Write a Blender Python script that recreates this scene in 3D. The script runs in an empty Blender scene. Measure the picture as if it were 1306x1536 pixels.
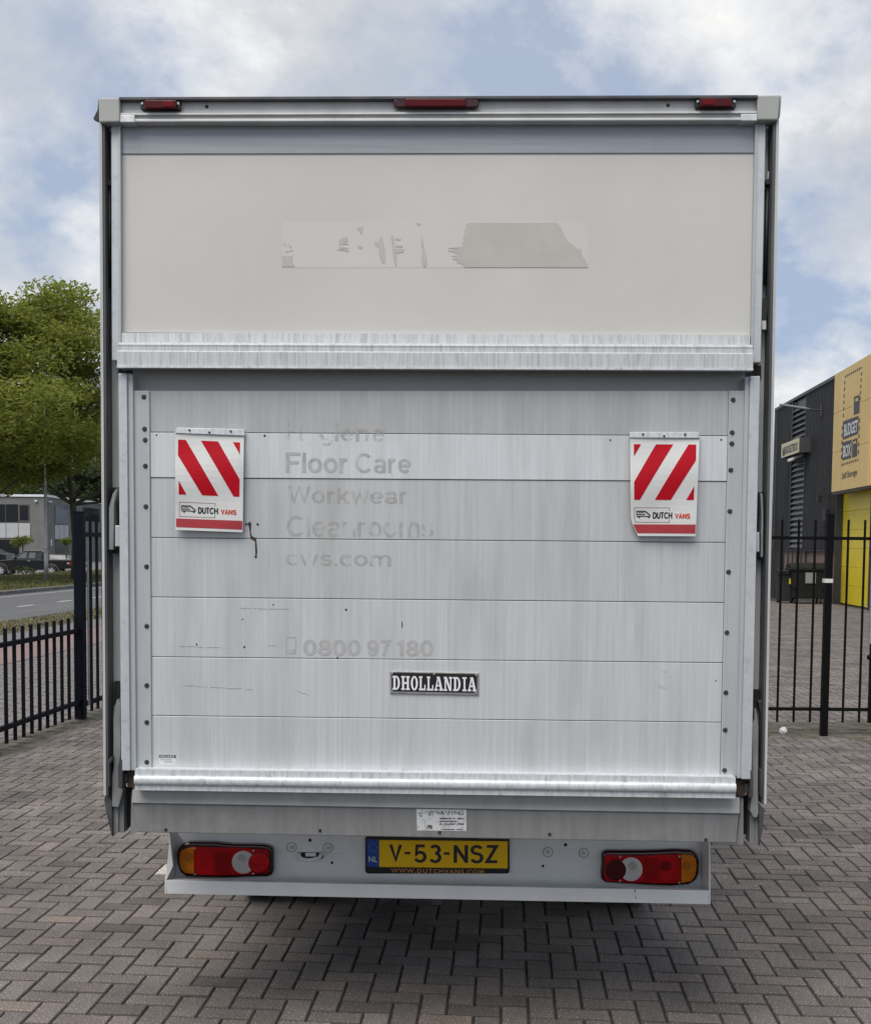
import bpy, bmesh, math, random
from mathutils import Matrix, Vector, noise as mnoise
R = math.radians
random.seed(7)
scene = bpy.context.scene
COL = scene.collection

# ------------------------------------------------------------------ camera
CAM_H, FOC, CX, CY = 1.75, 1770.0, 653.0, 929.0
PITCH, ROLL = 3.59, 0.0092
cam_data = bpy.data.cameras.new('camera'); cam = bpy.data.objects.new('camera', cam_data); COL.objects.link(cam)
cam_data.sensor_fit = 'VERTICAL'; cam_data.sensor_height = 36.0
cam_data.lens = FOC / 1536 * 36; cam_data.shift_y = (CY - 768) / 1536
cam_data.clip_start = 0.05; cam_data.clip_end = 3000
CROT = Matrix.Rotation(R(90 - PITCH), 3, 'X') @ Matrix.Rotation(ROLL, 3, 'Z')
cam.matrix_world = Matrix.Translation((0, 0, CAM_H)) @ CROT.to_4x4()
scene.camera = cam

# ------------------------------------------------------------------ sky, sun, exposure
SUN_EL, SUN_AZ = 57, 206           # azimuth clockwise from +Y
world = bpy.data.worlds.new('World'); scene.world = world; world.use_nodes = True
nt = world.node_tree; nt.nodes.clear()
def nd(t, **k):
    n = nt.nodes.new(t)
    for a, b in k.items(): setattr(n, a, b)
    return n
wo = nd('ShaderNodeOutputWorld'); bg = nd('ShaderNodeBackground')
sky = nd('ShaderNodeTexSky', sky_type='NISHITA'); sky.sun_disc = False
sky.sun_elevation = R(SUN_EL); sky.sun_rotation = R(SUN_AZ); sky.air_density = 1.0; sky.dust_density = 1.5; sky.ozone_density = 1.6
tc = nd('ShaderNodeTexCoord')
sp = nd('ShaderNodeSeparateXYZ'); nt.links.new(tc.outputs['Generated'], sp.inputs[0])
zz = nd('ShaderNodeMath', operation='MAXIMUM'); nt.links.new(sp.outputs[2], zz.inputs[0]); zz.inputs[1].default_value = 0.0
za = nd('ShaderNodeMath', operation='ADD'); nt.links.new(zz.outputs[0], za.inputs[0]); za.inputs[1].default_value = 0.5
dv = []
for i in (0, 1):
    d = nd('ShaderNodeMath', operation='DIVIDE'); nt.links.new(sp.outputs[i], d.inputs[0]); nt.links.new(za.outputs[0], d.inputs[1]); dv.append(d)
cb = nd('ShaderNodeCombineXYZ'); nt.links.new(dv[0].outputs[0], cb.inputs[0]); nt.links.new(dv[1].outputs[0], cb.inputs[1])
def wnoise(scale, detail, rough, dist, off):
    m = nd('ShaderNodeMapping'); m.inputs['Location'].default_value = off
    nt.links.new(cb.outputs[0], m.inputs[0])
    n = nd('ShaderNodeTexNoise'); n.inputs['Scale'].default_value = scale; n.inputs['Detail'].default_value = detail
    n.inputs['Roughness'].default_value = rough; n.inputs['Distortion'].default_value = dist
    nt.links.new(m.outputs[0], n.inputs[0]); return n
def wramp(src, stops):
    r = nd('ShaderNodeValToRGB'); e = r.color_ramp.elements
    while len(e) < len(stops): e.new(0.5)
    for el, (p, c) in zip(e, stops): el.position = p; el.color = c if len(c) == 4 else (*c, 1)
    nt.links.new(src, r.inputs[0]); return r
SKY_STRENGTH = 0.10
n1 = wnoise(2.3, 10, 0.58, 0.1, (10.46, 14.83, 6.04))
n2 = wnoise(4.2, 9, 0.60, 0.1, (1.28, 15.16, 5.32))
n3 = wnoise(1.1, 4, 0.50, 0.0, (6.03, 0.62, 7.79))
blue = nd('ShaderNodeMix', data_type='RGBA'); blue.inputs['Factor'].default_value = 0.6
nt.links.new(sky.outputs[0], blue.inputs['A']); blue.inputs['B'].default_value = (3.0, 4.25, 6.7, 1)
veil = wramp(n3.outputs['Fac'], [(0.36, (0.08, 0.08, 0.08)), (0.60, (0.6, 0.6, 0.6))])
grey = nd('ShaderNodeMix', data_type='RGBA'); nt.links.new(veil.outputs[0], grey.inputs['Factor'])
nt.links.new(blue.outputs['Result'], grey.inputs['A']); grey.inputs['B'].default_value = (4.7, 5.15, 5.95, 1)
cov = wramp(n1.outputs['Fac'], [(0.44, (0, 0, 0)), (0.51, (.6, .6, .6)), (0.59, (1, 1, 1))])
shade = wramp(n2.outputs['Fac'], [(0.36, (5.0, 5.35, 5.9)), (0.47, (6.3, 6.5, 6.8)), (0.58, (8.8, 8.75, 8.6))])
mx = nd('ShaderNodeMix', data_type='RGBA'); nt.links.new(cov.outputs[0], mx.inputs['Factor'])
nt.links.new(grey.outputs['Result'], mx.inputs['A']); nt.links.new(shade.outputs[0], mx.inputs['B'])
nt.links.new(mx.outputs['Result'], bg.inputs[0]); bg.inputs[1].default_value = SKY_STRENGTH
nt.links.new(bg.outputs[0], wo.inputs[0])
sun_data = bpy.data.lights.new('sun', 'SUN'); sun_data.energy = 2.9; sun_data.angle = R(42); sun_data.color = (1.0, 0.93, 0.84)
sun = bpy.data.objects.new('sun', sun_data); COL.objects.link(sun)
sdir = Vector((math.sin(R(SUN_AZ)) * math.cos(R(SUN_EL)), math.cos(R(SUN_AZ)) * math.cos(R(SUN_EL)), math.sin(R(SUN_EL))))
sun.rotation_euler = (-sdir).to_track_quat('-Z', 'Y').to_euler(); sun.location = (0, 0, 30)
scene.view_settings.view_transform = 'Standard'; scene.view_settings.look = 'None'
scene.view_settings.exposure = 0.15; scene.view_settings.gamma = 1.0
scene.render.engine = 'CYCLES'; scene.cycles.use_denoising = True
scene.cycles.max_bounces = 6; scene.cycles.diffuse_bounces = 3; scene.cycles.glossy_bounces = 3

# ------------------------------------------------------------------ helpers
def ray(px, py): return CROT @ Vector(((px - CX) / FOC, (CY - py) / FOC, -1.0))
CO = Vector((0, 0, CAM_H))
def G(px, py, z=0.0):
    d = ray(px, py); return CO + d * ((z - CAM_H) / d.z)
def W(px, py, Y):
    d = ray(px, py); return CO + d * (Y / d.y)
MATS = {}
def mat(name, col, rough=0.6, metal=0.0, col2=None, scale=6.0, stretch=(1, 1, 1), lo=0.35, hi=0.65, detail=5, bump=0.0, bscale=150.0,
        bstretch=(1, 1, 1), tone=None, coat=0.0, spec=0.5, world=None, col3=None, scale3=1.2, stretch3=(1, 1, 1), lo3=.4, hi3=.7, fac3=.6, rough2=None, alpha=None):
    if name in MATS: return MATS[name]
    m = bpy.data.materials.new(name); m.use_nodes = True; MATS[name] = m
    t = m.node_tree; b = t.nodes['Principled BSDF']; L = t.links.new
    b.inputs['Roughness'].default_value = rough; b.inputs['Metallic'].default_value = metal
    b.inputs['Coat Weight'].default_value = coat; b.inputs['Specular IOR Level'].default_value = spec
    b.inputs['Base Color'].default_value = (*col, 1)
    co = t.nodes.new('ShaderNodeTexCoord')
    def nz(sc, st, det=5):
        mp = t.nodes.new('ShaderNodeMapping'); mp.inputs['Scale'].default_value = st; L(co.outputs['Object'], mp.inputs[0])
        n = t.nodes.new('ShaderNodeTexNoise'); n.inputs['Scale'].default_value = sc; n.inputs['Detail'].default_value = det; n.inputs['Roughness'].default_value = .6
        L(mp.outputs[0], n.inputs[0]); return n
    def rng(src, a, c_):
        r = t.nodes.new('ShaderNodeMapRange'); r.inputs[1].default_value = a; r.inputs[2].default_value = c_; L(src, r.inputs[0]); return r.outputs[0]
    cur = None
    if col2 is not None:
        f = rng(nz(scale, stretch, detail).outputs['Fac'], lo, hi)
        x = t.nodes.new('ShaderNodeMix'); x.data_type = 'RGBA'; L(f, x.inputs['Factor'])
        x.inputs['A'].default_value = (*col, 1); x.inputs['B'].default_value = (*col2, 1); cur = x.outputs['Result']
        if rough2 is not None:
            q = t.nodes.new('ShaderNodeMapRange'); q.inputs[3].default_value = rough; q.inputs[4].default_value = rough2; L(f, q.inputs[0]); L(q.outputs[0], b.inputs['Roughness'])
    if col3 is not None:
        f = rng(nz(scale3, stretch3, 6).outputs['Fac'], lo3, hi3)
        mm = t.nodes.new('ShaderNodeMath'); mm.operation = 'MULTIPLY'; L(f, mm.inputs[0]); mm.inputs[1].default_value = fac3
        x = t.nodes.new('ShaderNodeMix'); x.data_type = 'RGBA'; L(mm.outputs[0], x.inputs['Factor'])
        if cur is not None: L(cur, x.inputs['A'])
        else: x.inputs['A'].default_value = (*col, 1)
        x.inputs['B'].default_value = (*col3, 1); cur = x.outputs['Result']
    if tone:
        x = t.nodes.new('ShaderNodeMix'); x.data_type = 'RGBA'; x.blend_type = 'MULTIPLY'; x.inputs['Factor'].default_value = 1
        if cur is not None: L(cur, x.inputs['A'])
        else: x.inputs['A'].default_value = (*col, 1)
        if tone == 'object':
            oi = t.nodes.new('ShaderNodeObjectInfo'); L(oi.outputs['Color'], x.inputs['B'])
        else:
            at = t.nodes.new('ShaderNodeAttribute'); at.attribute_name = tone; L(at.outputs['Color'], x.inputs['B'])
        cur = x.outputs['Result']
    if world:
        ge = t.nodes.new('ShaderNodeNewGeometry'); n = t.nodes.new('ShaderNodeTexNoise'); n.inputs['Scale'].default_value = world[0]; n.inputs['Detail'].default_value = 6; n.inputs['Roughness'].default_value = .65; L(ge.outputs['Position'], n.inputs[0])
        q = t.nodes.new('ShaderNodeMapRange'); q.inputs[1].default_value = .3; q.inputs[2].default_value = .7; q.inputs[3].default_value = world[1]; q.inputs[4].default_value = world[2]; L(n.outputs['Fac'], q.inputs[0])
        x = t.nodes.new('ShaderNodeMix'); x.data_type = 'RGBA'; x.blend_type = 'MULTIPLY'; x.inputs['Factor'].default_value = 1; L(cur, x.inputs['A']); L(q.outputs[0], x.inputs['B']); cur = x.outputs['Result']
    if cur is not None: L(cur, b.inputs['Base Color'])
    if bump:
        n = nz(bscale, bstretch, 4); bp = t.nodes.new('ShaderNodeBump'); bp.inputs['Strength'].default_value = bump; bp.inputs['Distance'].default_value = .004
        L(n.outputs['Fac'], bp.inputs['Height']); L(bp.outputs[0], b.inputs['Normal'])
    if alpha:
        sc_, lo_, hi_, st_ = alpha
        L(rng(nz(sc_, st_, 6).outputs['Fac'], lo_, hi_), b.inputs['Alpha'])
    return m
ROOTM = {}
def tag(o, label=None, cat=None, group=None, kind=None):
    for k, v in (('label', label), ('category', cat), ('group', group), ('kind', kind)):
        if v: o[k] = v
    return o
def empty(name, M, label, cat, group=None):
    o = bpy.data.objects.new(name, None); COL.objects.link(o); o.empty_display_size = .2
    if not isinstance(M, Matrix): M = Matrix.Translation(M)
    o.matrix_world = M; ROOTM[o.name] = M.copy(); return tag(o, label, cat, group)
def build(name, V, F, m, parent=None, local=True, bevel=0, seg=2, smooth=False, origin=None, tones=None, color=None):
    """one mesh object; V local to the parent (or to origin for a top-level thing)"""
    me = bpy.data.meshes.new(name)
    M = None
    if parent is not None and not local:
        p = parent
        while p.parent: p = p.parent
        M = ROOTM[p.name].inverted()
    if M is not None: V = [M @ Vector(v) for v in V]
    if origin is not None: V = [Vector(v) - Vector(origin) for v in V]
    me.from_pydata([tuple(v) for v in V], [], F)
    if m is not None: me.materials.append(m)
    if tones is not None:
        a = me.attributes.new('tone', 'FLOAT_COLOR', 'FACE')
        a.data.foreach_set('color', [c for t in tones for c in (t if len(t) == 4 else (*t, 1))])
    if smooth: me.polygons.foreach_set('use_smooth', [True] * len(me.polygons))
    me.update()
    o = bpy.data.objects.new(name, me); COL.objects.link(o)
    if parent is not None: o.parent = parent
    if origin is not None: o.location = origin
    if color is not None: o.color = (*color, 1)
    if bevel:
        b = o.modifiers.new('bevel', 'BEVEL'); b.width = bevel; b.segments = seg; b.limit_method = 'ANGLE'; b.angle_limit = R(35)
    return o
def boxvf(x0, x1, y0, y1, z0, z1):
    return ([(x0, y0, z0), (x1, y0, z0), (x1, y1, z0), (x0, y1, z0), (x0, y0, z1), (x1, y0, z1), (x1, y1, z1), (x0, y1, z1)],
            [(0, 3, 2, 1), (4, 5, 6, 7), (0, 1, 5, 4), (1, 2, 6, 5), (2, 3, 7, 6), (3, 0, 4, 7)])
def join(parts):
    V, F = [], []
    for v, f in parts:
        n = len(V); V += list(v); F += [tuple(i + n for i in q) for q in f]
    return V, F
def prism(front, back):
    """two matching rings -> closed solid"""
    n = len(front); V = list(front) + list(back)
    F = [tuple(range(n)), tuple(range(2 * n - 1, n - 1, -1))] + [(i, n + i, n + (i + 1) % n, (i + 1) % n) for i in range(n)]
    return V, F
def ccw(p):
    a = sum(p[i][0] * p[(i + 1) % len(p)][1] - p[(i + 1) % len(p)][0] * p[i][1] for i in range(len(p)))
    return p if a > 0 else p[::-1]
def slabvf(pts, y0, y1):
    pts = ccw(pts)
    return prism([(x, y0, z) for x, z in pts], [(x, y1, z) for x, z in pts])
def tube(path, r, n=8, caps=True):
    path = [Vector(p) for p in path]; V, F = [], []
    for i, p in enumerate(path):
        d = (path[min(i + 1, len(path) - 1)] - path[max(i - 1, 0)]).normalized()
        a = d.orthogonal().normalized(); b = d.cross(a)
        if i == 0: a0 = a
        else:
            a = (a0 - d * a0.dot(d)).normalized(); b = d.cross(a); a0 = a
        rr = r[i] if isinstance(r, (list, tuple)) else r
        V += [p + (a * math.cos(2 * math.pi * k / n) + b * math.sin(2 * math.pi * k / n)) * rr for k in range(n)]
    for i in range(len(path) - 1):
        F += [(i * n + k, i * n + (k + 1) % n, (i + 1) * n + (k + 1) % n, (i + 1) * n + k) for k in range(n)]
    if caps: F += [tuple(range(n - 1, -1, -1)), tuple(range((len(path) - 1) * n, len(path) * n))]
    return V, F
def rrect(x0, y0, x1, y1, r, n=5):
    out = []
    for cx, cy, a0 in ((x1 - r, y1 - r, 0), (x0 + r, y1 - r, 90), (x0 + r, y0 + r, 180), (x1 - r, y0 + r, 270)):
        for k in range(n + 1):
            a = R(a0 + 90 * k / n); out.append((cx + r * math.cos(a), cy + r * math.sin(a)))
    return out
def circ(cx, cy, r, n=20, a0=0, a1=360, ry=None):
    full = a1 - a0 >= 360
    return [(cx + r * math.cos(R(a0 + (a1 - a0) * k / (n if full else n - 1))), cy + (ry or r) * math.sin(R(a0 + (a1 - a0) * k / (n if full else n - 1)))) for k in range(n)]
_tcache = {}
def text_flat(s, bold=0.0, space=1.0):
    key = (s, bold, space)
    if key in _tcache: return _tcache[key]
    cu = bpy.data.curves.new('lettering', 'FONT'); cu.body = s; cu.offset = bold; cu.space_character = space; cu.resolution_u = 4
    o = bpy.data.objects.new('lettering_source', cu); COL.objects.link(o)
    dg = bpy.context.evaluated_depsgraph_get(); me = bpy.data.meshes.new_from_object(o.evaluated_get(dg))
    V = [tuple(v.co) for v in me.vertices]; F = [tuple(p.vertices) for p in me.polygons]
    COL.objects.unlink(o); bpy.data.objects.remove(o); bpy.data.curves.remove(cu); bpy.data.meshes.remove(me)
    xs = [v[0] for v in V]; ys = [v[1] for v in V]; x0, x1, y0, y1 = min(xs), max(xs), min(ys), max(ys)
    V = [((v[0] - x0) / (x1 - x0), (v[1] - y0) / (y1 - y0)) for v in V]
    _tcache[key] = (V, F); return V, F
def text_quad(s, bl, br, tr, tl, bold=0.0, space=1.0):
    V, F = text_flat(s, bold, space); bl, br, tr, tl = map(Vector, (bl, br, tr, tl))
    return [(bl * (1 - u) + br * u) * (1 - v) + (tl * (1 - u) + tr * u) * v for u, v in V], F

# a plain grotesque built from strokes: centre lines in cap-height units, then ribbons of even weight
def _arc(cx, cy, rx, ry, a0, a1, n=18): return [(cx + rx * math.cos(R(a0 + (a1 - a0) * k / n)), cy + ry * math.sin(R(a0 + (a1 - a0) * k / n))) for k in range(n + 1)]
STROKES = {
 'H': (.70, [[(.07, 0), (.07, 1)], [(.63, 0), (.63, 1)], [(.07, .52), (.63, .52)]]), 'F': (.62, [[(.07, 0), (.07, 1)], [(.07, .93), (.60, .93)], [(.07, .5), (.53, .5)]]),
 'C': (.76, [_arc(.40, .5, .33, .43, 42, 318, 26)]), 'W': (.96, [[(.05, 1), (.26, .05), (.48, .95), (.70, .05), (.91, 1)]]), 'V': (.60, [[(.05, 1), (.30, .05), (.55, 1)]]),
 'N': (.66, [[(.07, 0), (.07, 1)], [(.07, .95), (.59, .05)], [(.59, 0), (.59, 1)]]), 'S': (.62, [_arc(.31, .725, .22, .205, 20, 270) + _arc(.31, .285, .24, .235, 90, -160)[1:]]), 'Z': (.58, [[(.04, .93), (.50, .93), (.06, .07), (.55, .07)]]),
 'D': (.68, [[(.07, 0), (.07, 1)], [(.07, .93)] + _arc(.28, .5, .33, .43, 90, -90) + [(.07, .07)]]), 'U': (.66, [[(.07, 1), (.07, .32)] + _arc(.33, .32, .26, .25, 180, 360) + [(.59, 1)]]), 'T': (.58, [[(.02, .93), (.56, .93)], [(.29, 0), (.29, .93)]]), 'A': (.64, [[(.05, 0), (.31, .96), (.57, 0)], [(.14, .30), (.48, .30)]]),
 'o': (.58, [_arc(.29, .37, .22, .30, 0, 360, 26)]), 'e': (.57, [_arc(.29, .37, .22, .30, 0, 318, 24), [(.09, .37), (.51, .37)]]), 'n': (.57, [[(.07, 0), (.07, .74)], [(.07, .42)] + _arc(.28, .46, .21, .21, 175, 0) + [(.49, 0)]]),
 'm': (.88, [[(.07, 0), (.07, .74)], [(.07, .42)] + _arc(.255, .48, .185, .19, 175, 0) + [(.44, 0)], [(.44, .42)] + _arc(.625, .48, .185, .19, 175, 0) + [(.81, 0)]]), 'r': (.37, [[(.07, 0), (.07, .74)], [(.07, .38)] + _arc(.30, .40, .23, .27, 170, 85)]),
 'i': (.16, [[(.07, 0), (.07, .74)], [(.07, .86), (.07, 1)]]), 'l': (.16, [[(.07, 0), (.07, 1)]]), 'y': (.54, [[(.04, .74), (.28, .06)], [(.52, .74), (.27, .02), (.19, -.17), (.05, -.19)]]),
 'g': (.57, [_arc(.28, .38, .21, .29, 0, 360, 26), [(.49, .74), (.49, .0)] + _arc(.28, -.01, .21, .17, 0, -155)]), 'a': (.56, [[(.46, .52), (.46, .0)], _arc(.27, .51, .19, .16, 0, 165), _arc(.26, .21, .19, .15, 0, 360, 22)]),
 's': (.50, [_arc(.25, .52, .17, .145, 15, 270) + _arc(.25, .22, .185, .155, 90, -165)[1:]]), 'c': (.52, [_arc(.28, .37, .21, .30, 45, 315)]), 'w': (.74, [[(.05, .74), (.20, .05), (.37, .69), (.54, .05), (.69, .74)]]), 'k': (.53, [[(.07, 0), (.07, 1)], [(.09, .29), (.46, .74)], [(.20, .42), (.49, 0)]]),
 '.': (.17, [[(.08, 0), (.08, .15)]]), ' ': (.26, []), '0': (.60, [_arc(.30, .5, .22, .43, 0, 360, 28)]), '8': (.60, [_arc(.30, .73, .18, .20, 0, 360, 24), _arc(.30, .285, .22, .215, 0, 360, 24)]),
 '9': (.60, [_arc(.29, .68, .21, .25, 0, 360, 24), _arc(.28, .5, .225, .43, 12, -150)]), '7': (.55, [[(.04, .93), (.50, .93), (.34, .55), (.22, 0)]]), '1': (.42, [[(.07, .77), (.20, .80), (.29, 1)], [(.29, 0), (.29, 1)]]),
 '5': (.60, [[(.51, .93), (.15, .93), (.11, .46)] + _arc(.29, .32, .23, .255, 125, -155)]), '3': (.58, [_arc(.28, .725, .19, .205, 155, -90), _arc(.28, .285, .22, .235, 90, -155)])}
def stroke_flat(text, weight=.14, gap=.075):
    V, F = [], []; cur = 0.0; lay = 0
    for ch in text:
        adv, lines = STROKES[ch]
        for ln in lines:
            lay += 1; n = len(V); closed = len(ln) > 8 and math.dist(ln[0], ln[-1]) < 1e-6; m = len(ln)
            for i, (x, y) in enumerate(ln):
                a = ln[i - 1] if i else (ln[-2] if closed else ln[0]); b = ln[i + 1] if i < m - 1 else (ln[1] if closed else ln[-1])
                d1 = Vector((x - a[0], y - a[1])); d2 = Vector((b[0] - x, b[1] - y))
                if d1.length < 1e-9: d1 = d2
                if d2.length < 1e-9: d2 = d1
                d1.normalize(); d2.normalize(); t = (d1 + d2)
                t = t.normalized() if t.length > 1e-6 else d1
                k = min(2.2, 1 / max(.3, t.dot(d1))); nx, ny = -t.y * weight / 2 * k, t.x * weight / 2 * k
                V += [(cur + x + nx, y + ny, lay % 5), (cur + x - nx, y - ny, lay % 5)]
            F += [(n + 2 * i, n + 2 * i + 1, n + 2 * i + 3, n + 2 * i + 2) for i in range(m - 1)]
        cur += adv + gap
    xs = [v[0] for v in V]; ys = [v[1] for v in V]; x0, x1, y0, y1 = min(xs), max(xs), min(ys), max(ys)
    return [((v[0] - x0) / (x1 - x0), (v[1] - y0) / (y1 - y0), v[2]) for v in V], F

# ------------------------------------------------------------------ materials
M_alu = mat('brushed_aluminium', (.52, .54, .555), .42, .25, col2=(.655, .675, .69), scale=3, stretch=(34, 34, .8), lo=.25, hi=.80, tone='object',
            col3=(.46, .465, .465), scale3=1.5, stretch3=(7, 7, 1.1), lo3=.46, hi3=.76, fac3=.85, bump=.03, bscale=8, bstretch=(60, 60, 1))
M_alu_stain = mat('stained_aluminium', (.56, .58, .60), .42, .3, col2=(.40, .41, .415), scale=3, stretch=(46, 46, 1.6), lo=.42, hi=.66, detail=8,
                  col3=(.62, .63, .64), scale3=4, stretch3=(14, 14, 2), lo3=.50, hi3=.62, fac3=.6)
M_alu_bright = mat('bright_aluminium', (.66, .69, .72), .45, .25, col2=(.46, .48, .49), scale=4, stretch=(18, 18, 5), lo=.42, hi=.72, detail=8, col3=(.30, .31, .30), scale3=9, stretch3=(3, 3, 1), lo3=.60, hi3=.72, fac3=.7)
M_alu_band = mat('door_band_aluminium', (.27, .295, .325), .42, .35, col2=(.32, .345, .375), scale=2, stretch=(1, 1, 30), col3=(.24, .26, .29), scale3=1.4, stretch3=(9, 9, 1), lo3=.55, hi3=.75, fac3=.4)
M_frame = mat('grey_painted_frame', (.40, .43, .45), .5, .2, col2=(.46, .485, .50), scale=2, stretch=(8, 8, 1), col3=(.30, .31, .31), scale3=3, lo3=.55, hi3=.8, fac3=.5)
M_rail = mat('galvanised_rail', (.50, .53, .56), .5, .3, col2=(.40, .42, .44), scale=40, lo=.5, hi=.75, col3=(.58, .60, .61), scale3=9, stretch3=(1, 1, .4), lo3=.5, hi3=.6, fac3=.5)
M_door = mat('door_panel_white', (.53, .525, .508), .5, 0, col2=(.56, .553, .537), scale=3, bump=.02, bscale=500, col3=(.49, .48, .455), scale3=1.3, stretch3=(1, 1, .6), lo3=.45, hi3=.75, fac3=.6)
M_white = mat('white_panel', (.72, .74, .75), .4, 0, col2=(.64, .66, .66), scale=4)
M_beam = mat('roof_beam_paint', (.64, .65, .66), .45, .1, col2=(.54, .55, .55), scale=5, stretch=(2, 1, 1))
M_cap = mat('corner_cap_grey', (.33, .345, .33), .5, 0, col2=(.38, .39, .375), scale=7)
M_post = mat('inner_post_grey', (.42, .43, .44), .55, .1, col2=(.48, .49, .50), scale=3, stretch=(5, 5, 1))
M_seal = mat('dark_inner_lining', (.10, .105, .11), .6, 0, col2=(.06, .062, .067), scale=4, stretch=(1, 1, .6))
M_black = mat('black_rubber', (.012, .012, .013), .55)
M_blackgloss = mat('black_plastic', (.015, .015, .016), .28)
M_apron = mat('apron_grey', (.215, .22, .222), .6, .1, col2=(.175, .178, .178), scale=2.2, stretch=(14, 14, 1.2), col3=(.28, .285, .28), scale3=16, lo3=.5, hi3=.75, fac3=.35)
M_apron_top = mat('apron_top_grey', (.43, .44, .44), .5, .1, col2=(.36, .365, .36), scale=3, stretch=(5, 5, 2))
M_bumper = mat('bumper_bluegrey_white', (.86, .865, .86), .38, 0, col2=(.80, .805, .80), scale=3, stretch=(3, 1, 1), coat=.15)
M_ledge = mat('bumper_ledge_dirty', (.40, .42, .44), .5, 0, col2=(.20, .20, .195), scale=7, stretch=(2.5, 1, 1), lo=.42, hi=.72, detail=8)
M_steel = mat('worn_steel', (.27, .28, .285), .5, .2, col2=(.19, .195, .20), scale=7, stretch=(3, 3, 1), col3=(.24, .25, .26), scale3=18, lo3=.55, hi3=.7, fac3=.5)
M_steel_dark = mat('dark_steel', (.06, .063, .067), .45, .4, col2=(.10, .10, .105), scale=12)
M_rust = mat('rusty_steel', (.035, .026, .022), .75, .2, col2=(.09, .055, .04), scale=30)
M_bolt = mat('bolt_dark', (.035, .033, .032), .5, .5, col2=(.08, .06, .05), scale=90)
M_chrome = mat('bolt_zinc', (.55, .56, .56), .3, .8)
M_red_lens = mat('red_lens', (.50, .002, .006), .28, 0, col2=(.36, .0015, .004), scale=26, coat=.05, spec=.2)
M_red_dark = mat('red_lens_dark', (.075, .002, .004), .28, 0, col2=(.05, .001, .003), scale=18, coat=.05, spec=.25)
M_red_house = mat('lamp_housing_dark_red', (.035, .004, .006), .2, 0, coat=.3)
M_amber = mat('amber_lens', (.70, .21, .004), .28, 0, col2=(.52, .14, .003), scale=24, coat=.05, spec=.25)
M_clear = mat('clear_lens', (.62, .60, .57), .12, 0, col2=(.48, .46, .44), scale=22, coat=.5)
M_flag_white = mat('flag_vinyl_white', (.63, .645, .64), .42, 0, col2=(.58, .59, .585), scale=6, stretch=(1, 1, .5))
M_flag_red = mat('flag_vinyl_red', (.44, .003, .014), .5, 0, col2=(.40, .003, .013), scale=8, spec=.15)
M_flag_red2 = mat('flag_band_faded_red', (.37, .03, .04), .45, 0, col2=(.33, .025, .033), scale=9)
M_ink = mat('black_ink', (.014, .016, .02), .5)
M_redink = mat('orange_red_ink', (.52, .045, .016), .5)
M_badge_white = mat('badge_white', (.72, .72, .76), .35)
M_plate_yel = mat('plate_yellow', (.99, .60, .005), .4, 0, col2=(.97, .56, .005), scale=14, spec=.3)
M_plate_blue = mat('plate_blue', (.006, .065, .36), .35)
M_orange_ink = mat('holder_orange_lettering', (.58, .26, .06), .45)
M_sticker = mat('sticker_white', (.56, .57, .58), .5, 0, col2=(.42, .43, .44), scale=60, lo=.5, hi=.6)
M_residue = mat('lettering_residue', (.40, .405, .405), .65, 0, col2=(.47, .475, .475), scale=45, alpha=(24, .36, .62, (1, 1, .35)))
M_residue_dark = mat('lettering_residue_strong', (.365, .37, .375), .65, 0, col2=(.42, .425, .43), scale=40, alpha=(22, .20, .42, (1, 1, .6)))
M_tape_pale = mat('cleaned_rectangle', (.558, .552, .536), .5, 0, col2=(.545, .54, .522), scale=9)
M_tape_brown = mat('old_adhesive_brown', (.465, .447, .425), .65, 0, col2=(.435, .418, .398), scale=14, bump=.03, bscale=300)
M_scratch = mat('scratch_dark', (.38, .38, .38), .7, 0, alpha=(60, .42, .62, (1, 1, 1)))
M_crack = mat('crack_black', (.02, .018, .017), .8, 0, col2=(.06, .05, .045), scale=150)
M_smudge = mat('smudge_grey', (.42, .42, .41), .7, 0, alpha=(16, .46, 1.2, (1, 1, .7)))

# ================================================================== SETTING: street direction
K = 0.078                                  # the street, kerbs and sheds run along (K, 1)
E2 = Vector((K, 1, 0)).normalized(); E1 = Vector((E2.y, -E2.x, 0))
def cof(px, py, z=0):                        # street offset of the ground point seen there
    p = G(px, py, z); return p.x - K * p.y
def strip(name, c0, c1, y0, y1, z, m, kind='structure', parent=None, n=1):
    V = [(c0 + K * y0, y0, z), (c1 + K * y0, y0, z), (c1 + K * y1, y1, z), (c0 + K * y1, y1, z)]
    o = build(name, V, [(0, 1, 2, 3)], m, parent)
    if kind: o['kind'] = kind
    return o
C_FENCE = cof(62, 1073.5, .18)
C_RED0, C_RED1 = cof(30, 990), cof(30, 962)
C_VERGE, C_ROAD0 = cof(30, 948), cof(30, 928)
C_ROAD1 = cof(30, 889); C_DASH = cof(92, 901)
C_FAC = cof(1261, 907.5)

M_soil = mat('sandy_joint_soil', (.030, .027, .024), .95, 0, col2=(.048, .043, .037), scale=9, bump=.3, bscale=60)
M_ground = mat('ground_far', (.10, .095, .085), .95, 0, col2=(.075, .08, .05), scale=.3)
M_asphalt = mat('asphalt', (.10, .102, .105), .9, 0, col2=(.125, .125, .126), scale=1.1, stretch=(1, .2, 1), bump=.15, bscale=80, col3=(.085, .085, .088), scale3=.5, stretch3=(2, .15, 1), fac3=.6)
M_path = mat('red_cycle_asphalt', (.20, .135, .125), .9, 0, col2=(.235, .165, .155), scale=1.6, bump=.1, bscale=90)
M_pathkerb = mat('grey_concrete_strip', (.17, .165, .16), .9, 0, col2=(.13, .125, .12), scale=3)
M_verge = mat('dry_verge_soil', (.12, .105, .07), .95, 0, col2=(.075, .08, .04), scale=2.2, bump=.4, bscale=12)
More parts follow.
